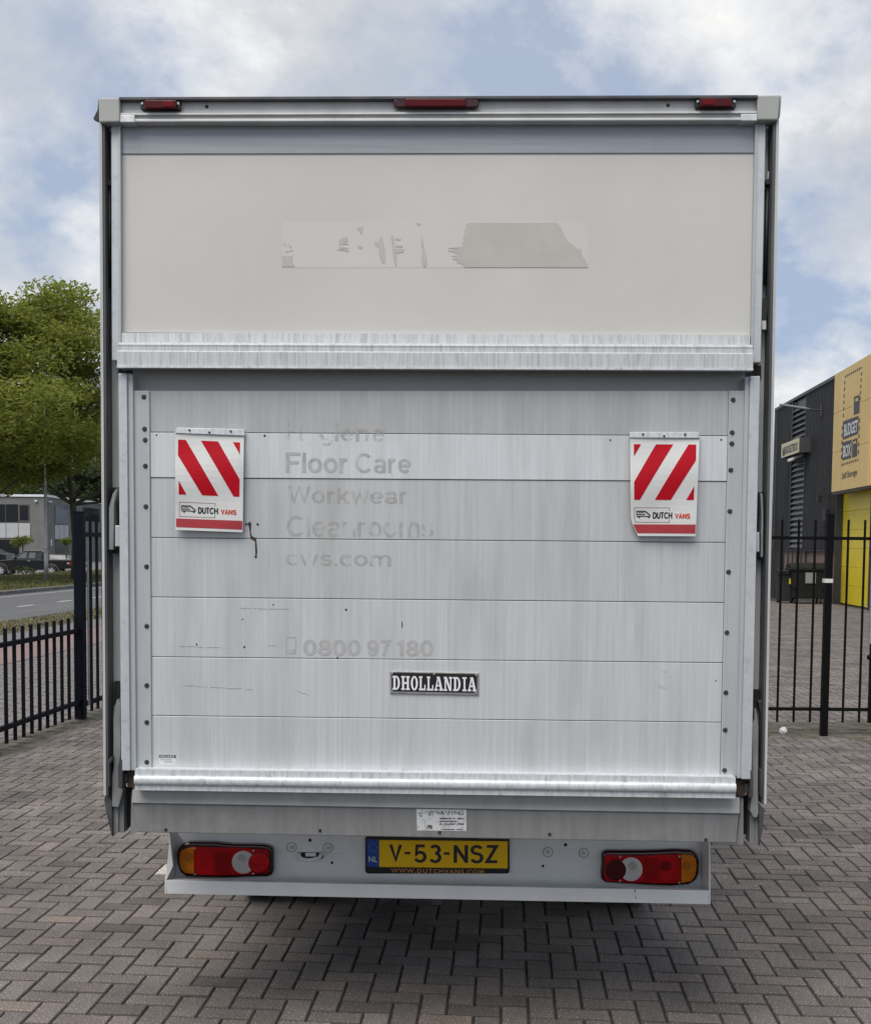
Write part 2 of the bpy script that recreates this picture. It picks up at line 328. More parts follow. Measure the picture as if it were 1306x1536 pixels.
M_paint = mat('road_paint', (.55, .55, .54), .7, 0, col2=(.42, .42, .41), scale=6)
M_grassland = mat('grass_soil', (.055, .065, .022), .95, 0, col2=(.08, .08, .035), scale=.8, bump=.4, bscale=6)

o = build('ground', [(-900, -300, -.28), (900, -300, -.28), (900, 1500, -.28), (-900, 1500, -.28)], [(0, 1, 2, 3)], M_ground); o['kind'] = 'structure'
yard = strip('yard_pavement', C_FENCE - .12, C_FAC + .2, -8, 60, -.0065, M_soil)
sidewalk = strip('sidewalk', C_RED0, C_FENCE - .12, -8, 90, -.0075, M_soil)
strip('cycle_path', C_RED1, C_RED0, -8, 140, -.004, M_path)
strip('kerb_strip', C_VERGE, C_RED1, -8, 140, .0, M_pathkerb)
strip('road_verge', C_ROAD0, C_VERGE, -8, 140, .004, M_verge)
road = strip('road', C_ROAD1, C_ROAD0, -20, 300, -.03, M_asphalt)
gv0, gv1 = C_ROAD1 - 9.4, C_ROAD1 - .18
build('grass_verge', [(gv0 - K * 20, -20, -.2), (gv1 - K * 20, -20, .08), (gv1 + K * 300, 300, .08), (gv0 + K * 300, 300, -.2)], [(0, 1, 2, 3)], M_grassland)['kind'] = 'structure'
strip('parking_ground', C_ROAD1 - 90, C_ROAD1 - 9.4, -20, 300, -.2, mat('parking_paving', (.17, .165, .16), .9, 0, col2=(.13, .128, .125), scale=1))
# kerb of the far road edge, a real step
V, F = [], []
kb = [(C_ROAD1 - .18, -.05), (C_ROAD1, -.05), (C_ROAD1, .085), (C_ROAD1 - .02, .1), (C_ROAD1 - .18, .1)]
V, F = prism([(c + K * -20, -20, z) for c, z in kb], [(c + K * 300, 300, z) for c, z in kb])
build('kerb', V, F, M_pathkerb)['kind'] = 'structure'
# painted lines on the road
dl = []
for i in range(-4, 14):
    y = W(2.5, 908, 1).y * 0 + (G(2.5, 908.4).y) + i * (G(82, 901.5).y - G(2.5, 908.4).y)
    V, F = boxvf(0, 0, 0, 0, 0, 0)
    q = [(C_DASH - .07 + K * y, y, -.025), (C_DASH + .07 + K * y, y, -.025), (C_DASH + .07 + K * (y + 1.05), y + 1.05, -.025), (C_DASH - .07 + K * (y + 1.05), y + 1.05, -.025)]
    build('lane_dash', q, [(0, 1, 2, 3)], M_paint, road)
strip('edge_line', C_ROAD1 + .62, C_ROAD1 + .72, -20, 200, -.025, M_paint, None, road)
strip('tyre_worn_band', C_DASH + 1.2, C_DASH + 1.32, -20, 200, -.026, mat('old_line', (.16, .16, .16), .9), None, road)

# ------------------------------------------------------------------ pavers
M_paver = mat('concrete_paver', (.190, .166, .151), .88, 0, col2=(.106, .092, .083), scale=170, lo=.40, hi=.62, detail=3, tone='tone', world=(1.6, .62, 1.26), bump=.5, bscale=220,
              col3=(.62, .59, .57), scale3=105, lo3=.585, hi3=.66, fac3=.9)
M_paver_far = mat('walk_paver', (.20, .185, .175), .9, 0, col2=(.16, .15, .142), scale=10, tone='tone', bump=.3, bscale=200)
U = 0.1024
KP = 0.06
EP2 = Vector((KP, 1, 0)).normalized(); EP1 = Vector((EP2.y, -EP2.x, 0))
def to_world(a, b): p = EP1 * a + EP2 * b; return p.x, p.y
def project(x, y, z=0):
    d = CROT.transposed() @ (Vector((x, y, z)) - CO)
    if d.z > -.05: return None
    return CX + FOC * d.x / -d.z, CY - FOC * d.y / -d.z
def paver_vf(sx, sy, h, c=.005):
    x, y = sx / 2, sy / 2
    V = [(-x, -y, -.03), (x, -y, -.03), (x, y, -.03), (-x, y, -.03), (-x, -y, h - c), (x, -y, h - c), (x, y, h - c), (-x, y, h - c),
         (-x + c, -y + c, h), (x - c, -y + c, h), (x - c, y - c, h), (-x + c, y - c, h)]
    F = [(8, 9, 10, 11), (4, 5, 9, 8), (5, 6, 10, 9), (6, 7, 11, 10), (7, 4, 8, 11), (0, 1, 5, 4), (1, 2, 6, 5), (2, 3, 7, 6), (3, 0, 4, 7)]
    return V, F
def tone():
    t = random.uniform(.86, 1.15); w = random.uniform(-.02, .035); r = random.random()
    if r < .09: t *= .76
    elif r < .13: t *= 1.12; w += .04
    return (t * (1 + w), t, t * (1 - w * .6))
cells = []
for i in range(-75, 190):
    for j in range(34, 390):
        t4 = (i - j) % 4
        if t4 == 0: a, b, ori = (i + 1) * U, (j + .5) * U, 0
        elif t4 == 3: a, b, ori = (i + .5) * U, (j + 1) * U, 1
        else: continue
        x, y = to_world(a, b)
        if y < 3.5 or x - K * y < C_FENCE - .02 or x - K * y > C_FAC - .1: continue
        q = project(x, y)
        if q is None or q[0] < -260 or q[0] > 1560: continue
        if y > 13 and 250 < q[0] < 1060: continue
        inpic = -20 < q[0] < 1326 and q[1] < 1556
        hidden = (160 < q[0] < 1143 and q[1] < 1245) or (250 < q[0] < 1062 and q[1] < 1340)
        cells.append(((0 if (inpic and not hidden) else 1), y, x, ori, q))
cells.sort(key=lambda c: (c[0], c[1]))
DIRT_SHADE = [1.0] + [.5] * 4 + [.3] * 4           # joint dirt plus joint shading, painted into chamfers and sides of every paver
variants = {}
for ori in (0, 1):
    for k in range(9):
        V, F = paver_vf(2 * U - .0052 if ori == 0 else U - .0052, U - .0052 if ori == 0 else 2 * U - .0052, 0)
        me = bpy.data.meshes.new('paver'); me.from_pydata(V, [], F); me.materials.append(M_paver)
        t = tone()
        a = me.attributes.new('tone', 'FLOAT_COLOR', 'FACE'); a.data.foreach_set('color', [c for k_ in range(len(F)) for c in (*[q * DIRT_SHADE[k_] for q in t], 1)])
        variants[ori, k] = me
YROT = -math.atan(KP)
white_spot = G(246, 1309)
SV, SF, ST = [], [], []
def add_paver(x, y, ori, t, su=2 * U - .0052, sv=U - .0052, tilt=.004, dz=.001, V_F=None):
    V, F = V_F or paver_vf(su if ori == 0 else sv, sv if ori == 0 else su, 0)
    ca, sa = math.cos(YROT + random.gauss(0, .008)), math.sin(YROT + random.gauss(0, .008))
    tx, ty, dzz = random.gauss(0, tilt), random.gauss(0, tilt), random.gauss(0, dz)
    n = len(SV)
    for vx, vy, vz in V: SV.append((x + vx * ca - vy * sa, y + vx * sa + vy * ca, vz + dzz + vx * tx + vy * ty))
    for k_, q in enumerate(F): SF.append(tuple(n + i for i in q)); ST.append(tuple(c * DIRT_SHADE[k_] for c in t))
count = 0
for pri, y, x, ori, q in cells:
    iswhite = (Vector((x, y, 0)) - white_spot).length < .075
    if count < 299 and pri == 0 and not iswhite:
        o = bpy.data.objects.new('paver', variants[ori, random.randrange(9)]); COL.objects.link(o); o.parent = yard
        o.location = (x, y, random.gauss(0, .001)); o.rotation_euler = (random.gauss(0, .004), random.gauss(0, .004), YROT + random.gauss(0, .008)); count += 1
    else:
        t = (3.3, 3.4, 3.3) if iswhite else tone()
        add_paver(x, y, ori, t)
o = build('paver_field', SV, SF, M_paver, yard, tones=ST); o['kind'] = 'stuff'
# sidewalk slabs beyond the low fence: stretcher bond, lighter
SV, SF, ST = [], [], []
cw0, cw1 = C_RED0, C_FENCE - .14
nrow = int((cw1 - cw0) / .105); j = 0
b = 8.0
while b < 28:
    a = cw0 + (.105 if j % 2 else 0)
    while a < cw1 - .1:
        s = a + .105
        t = random.uniform(.85, 1.15); add_paver(s + K * b, b, 0, (t, t * .99, t * .97), .204, .099)
        a += .21
    b += .105; j += 1
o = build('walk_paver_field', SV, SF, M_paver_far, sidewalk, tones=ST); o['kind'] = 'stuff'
# sandy dirt along the fences
def dirt(name, pts, m, label=None):
    bm = bmesh.new(); vs = []
    n = 28
    top = []; bot = []
    (ax, ay), (bx, by), wdt = pts
    d = Vector((bx - ax, by - ay, 0)); L = d.length; d.normalize(); nn = Vector((-d.y, d.x, 0))
    for i in range(n + 1):
        p = Vector((ax, ay, 0)) + d * (L * i / n); w1 = wdt * (.5 + .5 * random.random()); w2 = wdt * (.5 + .5 * random.random())
        top.append(bm.verts.new(p + nn * w1 + Vector((0, 0, .0)))); bot.append(bm.verts.new(p - nn * w2)); 
    mid = [bm.verts.new((t.co + q.co) / 2 + Vector((0, 0, .012))) for t, q in zip(top, bot)]
    for i in range(n):
        bm.faces.new((bot[i], bot[i + 1], mid[i + 1], mid[i])); bm.faces.new((mid[i], mid[i + 1], top[i + 1], top[i]))
    me = bpy.data.meshes.new(name); bm.to_mesh(me); bm.free(); me.materials.append(m)
    o = bpy.data.objects.new(name, me); COL.objects.link(o); o['kind'] = 'structure'; return o
M_dirt = mat('sand_and_moss', (.135, .12, .095), .95, 0, col2=(.085, .082, .055), scale=5, bump=.4, bscale=50, alpha=(6, .30, .55, (1, 1, 1)))
g0 = Vector((C_FENCE + K * 3, 3)); g1 = Vector((C_FENCE + K * 13, 13))
dirt('sand_strip', (g0, g1, .22), M_dirt)
gp = G(1238, 1104)
dirt('moss_strip', ((1.9, gp.y + .5), (7.5, gp.y + .3), .8), M_dirt)

# ================================================================== BOX TRUCK
TILT = -1.0
TM = Matrix.Translation((0, 3.82, 0)) @ Matrix.Rotation(R(-1.68), 4, 'Z') @ Matrix.Rotation(R(TILT), 4, 'X')
TMI = TM.inverted(); TO = TMI @ CO; TR3 = TMI.to_3x3()
def TP(px, py, y):                           # point of the truck's own frame on its plane y
    d = TR3 @ ray(px, py); p = TO + d * ((y - TO.y) / d.y); return (p.x, p.z)
def TT(pts, y): return [TP(a, b, y) for a, b in pts]
truck = empty('box_truck', TM, 'white box truck with a raised aluminium tail lift, parked on the brick yard', 'truck')
def slab(name, pts, y0, y1, m, parent=truck, bevel=0, seg=2, color=None, ref=None, smooth=False):
    """pixel outline on plane y0, extruded to y1"""
    V, F = slabvf(TT(pts, y0 if ref is None else ref), y0, y1)
    return build(name, V, F, m, parent, bevel=bevel, seg=seg, color=color, smooth=smooth)
def quad(x0, y0, x1, y1): return [(x0, y0), (x1, y0), (x1, y1), (x0, y1)]
def bar(tl, tr, br, bl): return [tl, tr, br, bl]
def profile(name, pts, x0, x1, m, parent=truck, bevel=0, skew=0.0):
    """(y,z) outline run along x; skew = height change per metre"""
    V, F = prism([(x0, y, z + skew * x0) for y, z in pts], [(x1, y, z + skew * x1) for y, z in pts])
    return build(name, V, F, m, parent, bevel=bevel)
def screw(px, py, y, r, m=M_bolt, parent=truck, name='bolt', h=.004):
    x, z = TP(px, py, y)
    V1 = [(x + a, y, z + b) for a, b in circ(0, 0, r, 10)]; V2 = [(x + a * .7, y - h, z + b * .7) for a, b in circ(0, 0, r, 10)]
    V, F = prism(V2, V1); 
    return build(name, V, F, m, parent)
def decal(name, pts, y, m, parent, th=.0006):
    V, F = slabvf(TT(pts, y), y, y + th); return build(name, V, F, m, parent)
def ttext(name, s, bl, br, tr, tl, y, m, parent, bold=0.0, space=1.0):
    P = [(lambda p: (p[0], y, p[1]))(TP(*c, y)) for c in (bl, br, tr, tl)]
    V, F = text_quad(s, *P, bold=bold, space=space)
    return build(name, V, F, m, parent)

def stext(name, text, bl, br, tr, tl, y, m, parent, weight=.14, gap=.075):
    V0, F = stroke_flat(text, weight, gap); V = []
    for u, v, k in V0:
        a = (bl[0] + (br[0] - bl[0]) * u, bl[1] + (br[1] - bl[1]) * u); b = (tl[0] + (tr[0] - tl[0]) * u, tl[1] + (tr[1] - tl[1]) * u)
        yy = y - k * .00004; x, z = TP(a[0] + (b[0] - a[0]) * v, a[1] + (b[1] - a[1]) * v, yy); V.append((x, yy, z))
    return build(name, V, F, m, parent)
# --- cargo box shell
xl, zt = TP(148, 147, 0); xr, _ = TP(1169.5, 144, 0); zb = TP(156, 1195, 0)[1]
BOXL = 4.1
M_edge = mat('side_panel_grey_white', (.50, .51, .51), .5, 0, col2=(.42, .425, .42), scale=5, stretch=(1, 1, .5))
slab('side_panel', [(148.8, 183), (153, 183), (159.2, 1193), (155.6, 1193)], 0, BOXL, M_edge)
slab('side_panel', [(1164, 180), (1168, 180), (1148.6, 1206), (1145.4, 1206)], 0, BOXL, M_edge)
V, F = boxvf(xl + .004, xr - .004, .06, BOXL, zt - .04, zt - .006); build('roof', V, F, M_white, truck)
V, F = boxvf(xl + .02, xr - .02, BOXL - .04, BOXL - .002, zb + .05, zt - .045); build('front_wall', V, F, M_white, truck)
V, F = boxvf(xl + .03, xr - .03, .14, BOXL - .05, zb + .02, zb + .09); build('floor_pan', V, F, M_steel_dark, truck)
# dark lining on the inside of the side panels and the grey inner posts
slab('door_seal', [(153.2, 183), (157, 183), (162.4, 1193), (159.6, 1193)], .004, .07, M_seal)
slab('door_seal', [(1159.5, 180), (1163.6, 180), (1145, 1206), (1142, 1206)], .004, .07, M_seal)
slab('rear_post', [(159, 186), (205, 186), (205, 1140), (165, 1140)], .072, .13, M_post, bevel=.003)
slab('rear_post', [(1110, 184), (1157, 184), (1140, 1150), (1100, 1150)], .072, .13, M_post, bevel=.003)
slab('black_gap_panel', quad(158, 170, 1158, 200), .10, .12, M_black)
# --- top beam
slab('corner_cap', bar((147.5, 146.5), (179.5, 146), (180, 183), (148.5, 183.5)), -.012, .05, M_cap, bevel=.005, seg=3)
slab('corner_cap', bar((1135.3, 142.5), (1169.5, 142), (1167, 180), (1135.5, 180)), -.012, .05, M_cap, bevel=.005, seg=3)
slab('rubber_corner_flap', [(148, 149), (146.5, 165), (140.2, 178), (149, 182)], .0, .02, M_black)
slab('rubber_corner_flap', [(1168.5, 143), (1171.5, 145), (1169.5, 172), (1168, 178)], .0, .02, M_cap)
slab('roof_edge_trim', bar((179, 145.6), (1136, 142.6), (1136, 146.2), (179, 149.2)), -.014, .05, M_steel_dark)
beam = slab('roof_beam', bar((182.5, 149.4), (1133.5, 146.5), (1133.5, 167), (182.5, 169.8)), .012, .06, M_beam, bevel=.002)
slab('beam_lip', bar((180, 169.4), (1135, 166.6), (1135, 169.2), (180, 172.2)), -.004, .05, M_beam)
slab('rain_rail', bar((202, 173), (1111, 171), (1111, 175.5), (202, 177.6)), .004, .05, M_apron_top)
slab('rain_rail', bar((202, 178), (1111, 176.0), (1111, 180.2), (202, 182.6)), -.006, .05, M_beam, bevel=.002)
slab('rail_end_block', bar((180.5, 172.6), (202, 172.6), (202, 183.2), (180.5, 183.2)), -.01, .05, M_alu_bright, bevel=.002)
slab('rail_end_block', bar((1111, 170.6), (1135, 170.6), (1135, 181), (1111, 181)), -.01, .05, M_alu_bright, bevel=.002)
screw(310.3, 160, .012, .006, parent=beam); screw(1001.4, 158, .012, .006, parent=beam)
def marker(x0, y0, x1, y1, flip):
    h = slab('marker_light', rrect(x0, y0, x1, y1, 2.5), -.008, .012, M_blackgloss, bevel=.002)
    slab('lens', rrect(x0 + 6, y0 + 1.6, x1 - 6, y1 - 1.8, 1.5), -.022, -.006, M_red_dark, h, bevel=.004, seg=3)
    a, b2 = (x0 + 33, x0 + 50) if not flip else (x0 + 11, x0 + 28)
    slab('reflector', rrect(a, y0 + 3.5, b2, y1 - 4.5, 1), -.0235, -.02, mat('lamp_bright_red', (.13, .002, .005), .3, spec=.2), h, bevel=.001)
    for s in (x0 + 2.8, x1 - 2.8): screw(s, (y0 + y1) / 2 - .5, -.008, .005, M_chrome, h)
marker(211, 148, 270.5, 164.2, False); marker(1043, 144.8, 1103.5, 161.4, True)
bl_ = slab('brake_light', rrect(589.5, 146.4, 718.5, 161.2, 7), -.012, .012, M_red_house, bevel=.004, seg=3)
slab('lens', rrect(607, 147.6, 699, 159.6, 1.5), -.022, -.01, mat('brake_lens', (.08, .002, .004), .3, 0, spec=.2), bl_, bevel=.003)
# --- upper door
door = slab('upper_door', bar((180, 231.5), (1133.5, 230), (1126.5, 506), (180, 498)), .036, .075, M_door)
slab('door_top_band', bar((180, 187.6), (1133.8, 185), (1133.4, 229.4), (180, 230.8)), .032, .075, M_alu_band, bevel=.0015)
slab('door_edge_bar', bar((166.6, 187.5), (178.8, 187.5), (179.4, 541), (167.8, 541)), .022, .07, M_rail, bevel=.003)
slab('door_edge_bar', bar((1134.6, 185), (1148.4, 185), (1140.8, 544), (1127.2, 544)), .022, .07, M_rail, bevel=.003)
slab('door_edge_bead', bar((177.4, 187.5), (180.8, 187.5), (181.6, 515), (178.4, 515)), .017, .06, M_frame)
slab('door_edge_bead', bar((1132.4, 185), (1136, 185), (1129, 520), (1125.6, 520)), .017, .06, M_frame)
decal('cleaned_patch', quad(423, 333, 881.7, 401.5), .0355, M_tape_pale, door, .0004)
def c2(pts): return [(400 + a / 2.464, 130 + b / 2.464) for a, b in pts]
decal('adhesive_patch', c2([(745, 503), (1072, 503), (1088, 523), (1100, 552), (1112, 572), (1128, 582), (1140, 592), (1146, 600), (1160, 598), (1163, 616), (1170, 634), (1178, 640), (1186, 668),
      (730, 668), (722, 656), (700, 650), (712, 644), (684, 638), (700, 630), (682, 626), (716, 618), (672, 608), (668, 603), (716, 600), (668, 596), (726, 590), (722, 578), (729, 570), (724, 556), (732, 545), (727, 530), (738, 524), (733, 512)]), .0346, M_tape_brown, door, .0004)
frag = [[(57, 625), (72, 624), (68, 645), (78, 626), (96, 624), (92, 640), (105, 665), (57, 665)], [(332, 520), (355, 518), (353, 545), (345, 540)], [(335, 587), (355, 590), (350, 599), (340, 597)],
        [(397, 572), (412, 572), (425, 549), (429, 570), (436, 600), (437, 655), (425, 650), (414, 620), (416, 598), (400, 585)], [(572, 548), (577, 570), (582, 600), (590, 625), (593, 655), (585, 668), (574, 660), (570, 635), (576, 612), (570, 590)],
        [(457, 552), (468, 550), (470, 575), (474, 598), (508, 600), (505, 612), (478, 616), (480, 665), (474, 660), (466, 620), (464, 590)], [(265, 570), (276, 560), (290, 556), (298, 553), (300, 572), (285, 575), (303, 582), (270, 585)],
        [(258, 604), (300, 599), (304, 611), (285, 606)], [(474, 560), (496, 562), (495, 567), (474, 566)], [(476, 584), (502, 588), (500, 594), (476, 592)], [(552, 505), (566, 503), (569, 510), (558, 512)], [(266, 590), (290, 592), (304, 598), (268, 600)], [(60, 575), (70, 580), (67, 590)], [(78, 582), (92, 590), (90, 598)], [(66, 612), (96, 602), (94, 608)]]
for f in frag: decal('adhesive_fragment', c2(f), .0346, M_tape_brown, door, .0004)
# door bottom ledge: an aluminium sill profile with drips
def zat(px, py, y): return TP(px, py, y)[1]
lx, rx = TP(180, 520, .0)[0], TP(1126, 525, .0)[0]
def skewz(pl, pr, y):                        # height at x=0 and slope of a line seen at two pixels
    a, b = TP(*pl, y), TP(*pr, y); s = (b[1] - a[1]) / (b[0] - a[0]); return a[1] - s * a[0], s
za_, s_ = skewz((180, 498), (1126, 503), .02); zb_, s2 = skewz((179, 514), (1126, 516), 0); zc_, _ = skewz((179, 528), (1126, 528.5), -.03); zd_, s4 = skewz((178, 549), (1126, 551.5), -.03); ze_, _ = skewz((178, 552.5), (1126, 555), -.03)
sill = profile('door_sill', [(.02, za_), (.018, zb_), (-.012, zb_ - .003), (-.022, zb_ - .012), (-.021, zb_ - .018), (-.021, zc_ + .003), (-.030, zc_ - .002), (-.030, zd_), (.07, zd_), (.07, za_)], lx, rx, M_alu_stain, skew=(s_ + s4) / 2)
profile('sill_lip', [(-.034, zd_ - .0005), (-.034, ze_), (-.01, ze_), (-.01, zd_ - .0005)], lx, rx, M_alu_bright, skew=(s_ + s4) / 2)
# --- tail-lift platform
slab('door_lower_band', bar((199, 553), (1117, 555), (1117, 592), (202, 592)), .052, .08, mat('band_grey', (.36, .365, .365), .5, .1, col2=(.33, .335, .335), scale=4))
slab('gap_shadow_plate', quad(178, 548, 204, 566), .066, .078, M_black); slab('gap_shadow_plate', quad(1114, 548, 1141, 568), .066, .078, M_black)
plat = slab('lift_platform', bar((202, 586), (1114, 586), (1104, 1166), (206, 1156)), .034, .075, M_frame)
seamsL = [585.5, 648.2, 716.5, 806.5, 895.6, 985.2, 1073.3, 1156]; seamsR = [585.5, 653.8, 722.3, 813.8, 904, 994.2, 1083.6, 1165]
tones_ = [.75, 1.06, .87, .90, .98, 1.0, .96]; warm = [.01, -.01, .0, .0, -.01, -.01, -.01]
def xL(y): return 225.3 + (y - 585) / 570 * 3.4
def xR(y): return 1092.5 - (y - 585) / 575 * 13.4
planks = []
for k in range(7):
    g = .55
    p = [(xL(seamsL[k]), seamsL[k] + g), (xR(seamsR[k]), seamsR[k] + g), (xR(seamsR[k + 1]), seamsR[k + 1] - g), (xL(seamsL[k + 1]), seamsL[k + 1] - g)]
    t = tones_[k]; w = warm[k]
    planks.append(slab('plank', p, .022 - (.003 if k == 1 else 0), .05, M_alu, plat, bevel=.0012, seg=1, color=(t * (1 + w), t, t * (1 - w))))
for side, pts, bx in ((0, bar((200.2, 586), (224.6, 586), (228, 1154.5), (205, 1154.5)), [(216, 595.5), (217, 643.5), (218, 660), (218.3, 699), (219, 760), (220, 850), (220.4, 939.3), (220.4, 1028.2), (220.4, 1083.6), (220.4, 1143.4)]),
                      (1, bar((1093, 586), (1117, 586), (1104.4, 1164.5), (1080, 1164.5)), [(1099, 600), (1097.5, 649), (1097, 665.5), (1095.4, 705.2), (1094, 767), (1092, 858), (1089.6, 949), (1088, 1039), (1087, 1095), (1086, 1155.5)])):
    fs = slab('edge_frame', pts, .016, .06, M_frame, plat, bevel=.002)
    for k, (a, b) in enumerate(bx): screw(a, b, .016, .0085, M_rust if (side and k == 9) else M_bolt, fs)
    if side == 0: slab('edge_groove', bar((222.2, 588), (223.4, 588), (226.8, 1150), (225.6, 1150)), .0145, .03, M_post, fs)
    else: slab('edge_groove', bar((1096.8, 588), (1098, 588), (1084.6, 1160), (1083.6, 1160)), .0145, .03, M_post, fs)
slab('side_rail', bar((177.6, 560), (190.4, 560), (195.2, 1156), (182, 1156)), -.004, .06, M_rail, bevel=.002)
slab('side_rail_inner', bar((191.2, 560), (199.6, 561), (204.6, 1156), (196, 1156)), .006, .06, M_frame, bevel=.003)
slab('side_rail', bar((1124.8, 564), (1139.4, 564), (1126.4, 1169), (1111.4, 1169)), -.004, .06, M_rail, bevel=.002)
slab('side_rail_inner', bar((1117, 565), (1124, 565), (1110.6, 1168), (1104.6, 1168)), .006, .06, M_frame, bevel=.003)
# lip of the platform: strip, round bead, strip
z0, k0 = skewz((202, 1154), (1103, 1166), -.03); z1, _ = skewz((202, 1163), (1103, 1176), -.03); z2, _ = skewz((202, 1177), (1103, 1189), -.03); z3, _ = skewz((202, 1185.5), (1103, 1198), -.03)
X0, X1 = TP(202, 1170, -.03)[0], TP(1103, 1180, -.03)[0]
rb = (z1 - z2) / 2
bead = [(-.030 - rb * math.cos(a) * .55, (z1 + z2) / 2 + rb * math.sin(a)) for a in [R(90 - 20 * k) for k in range(10)]]
profile('lip_profile', [(.03, z0), (-.026, z0), (-.026, z1)] + bead + [(-.026, z2), (-.026, z3), (.03, z3)], X0, X1, M_alu_bright, skew=k0)
# --- marks on the platform
def c7(a, b): return (400 + a / 3.339, 600 + b / 3.339)
GY = .0212
def ghost(s, x0, x1, yb, yt, m=M_residue, bold=.024, y=GY, plank=0, tilt=1.5):
    return stext('faded_lettering', s, (x0, yb), (x1, yb + tilt), (x1, yt + tilt), (x0, yt), y, m, planks[plank], .15 if bold < .03 else .175, .07)
ghost('Hygiene', 429, 577.5, 668, 633, mat('lettering_residue_broken', (.42, .425, .42), .65, 0, alpha=(20, .44, .66, (1, 1, .5))), y=.0182, plank=1)
ghost('Floor', 428.6, 520.6, 708.5, 678.6, M_residue_dark, y=.0182, plank=1, tilt=.8); ghost('Care', 532.4, 616.5, 709.4, 679.5, M_residue, y=.0182, plank=1, tilt=.7)
ghost('Workwear', 431, 610, 757, 726, plank=2)
ghost('Cleanrooms', 430, 650, 805, 773, plank=2, m=mat('lettering_residue_faint', (.45, .455, .455), .65, 0, alpha=(30, .40, .66, (1, 1, .5))))
ghost('cws.com', 428.5, 586.5, 850.5, 828, plank=3)
ghost('0800', 454.8, 540.8, 983.6, 959, M_residue_dark, .035, plank=4, tilt=.3); ghost('97', 550.6, 587.2, 984, 959.4, M_residue_dark, .035, plank=4, tilt=.1); ghost('180', 594.6, 649.8, 984.2, 959.6, M_residue_dark, .035, plank=4, tilt=.2)
ph = [decal('phone_mark', q, GY, M_residue_dark, planks[4]) for q in (quad(428.5, 955, 430.2, 981), quad(442.6, 955, 444.3, 981), quad(430.4, 955, 442.4, 956.6), quad(430.4, 973.5, 442.4, 981))]
# crack, scratches, holes
crk = [(371, 786), (374.5, 782), (377, 785), (376.4, 797), (377.8, 804), (384.2, 807), (385.4, 818), (386, 828), (384.6, 838), (383, 832), (382.4, 812), (376, 808.5), (374.6, 798), (373.4, 790)]
decal('crack', crk, .0214, M_crack, planks[2]); 
for cx, cy, r in ((369.4, 786.4, 1.7), (386.5, 786.4, 2.0), (383.6, 835, 2.0)): decal('dent', circ(cx, cy, r, 8), .0206, M_crack, planks[2])
random.seed(21)
for (x0, y0, x1, y1, pl) in ((268, 969, 345, 972, 4), (360, 912, 440, 914, 4), (400, 968, 428, 968, 4), (275, 1028, 380, 1034, 5), (440, 1034, 462, 1042, 5)):
    n = 12; up = [(x0 + (x1 - x0) * i / n, y0 + (y1 - y0) * i / n + random.uniform(-.6, .2)) for i in range(n + 1)]
    lo = [(a, b + random.uniform(.5, 1.2)) for a, b in up]
    decal('scratch', up + lo[::-1], GY, M_scratch, planks[pl])
for (cx, cy, r, pl) in ((366.5, 970.5, 1.6, 4), (295, 966.5, 1.4, 4), (519, 914.6, 1.8, 4), (410, 907, 1.2, 4), (364, 929, 1.1, 4), (506, 986.5, 1.4, 5), (397, 653.5, 1.8, 1), (235, 652.6, 1.3, 1), (915, 660, 1.5, 1), (1081, 659.5, 1.5, 1), (603, 937, 1.0, 4), (1073, 1021, 1.1, 5)):
    decal('rivet_hole', circ(cx, cy, r, 8), .018 if pl == 1 else GY, M_crack, planks[pl])
decal('nick', quad(602.3, 932.5, 603.6, 941.5), GY, M_crack, planks[4])
for (cx, cy, rx_, ry_, pl) in ((1000, 1020, 20, 15, 5), (735, 838, 4, 8, 3)):
    decal('smudge', circ(cx, cy, rx_, 24, ry=ry_), GY, M_smudge, planks[pl])
# maker's badge
bd = slab('maker_badge', bar((584.6, 1006.5), (717.8, 1009.2), (717.8, 1043), (584.6, 1040.2)), .016, .0225, mat('badge_rim_zinc', (.30, .29, .28), .4, .6, col2=(.42, .41, .40), scale=40), plat, bevel=.0015)
slab('badge_face', bar((587.2, 1008.8), (715.2, 1011.4), (715.2, 1039.4), (587.2, 1036.8)), .0148, .02, M_blackgloss, bd)
for a, b in ((588, 1009.9), (651, 1011), (714, 1012.4), (588, 1037.5), (713.4, 1039.4)): screw(a, b, .0146, .0042, M_chrome, bd, 'badge_screw', .002)
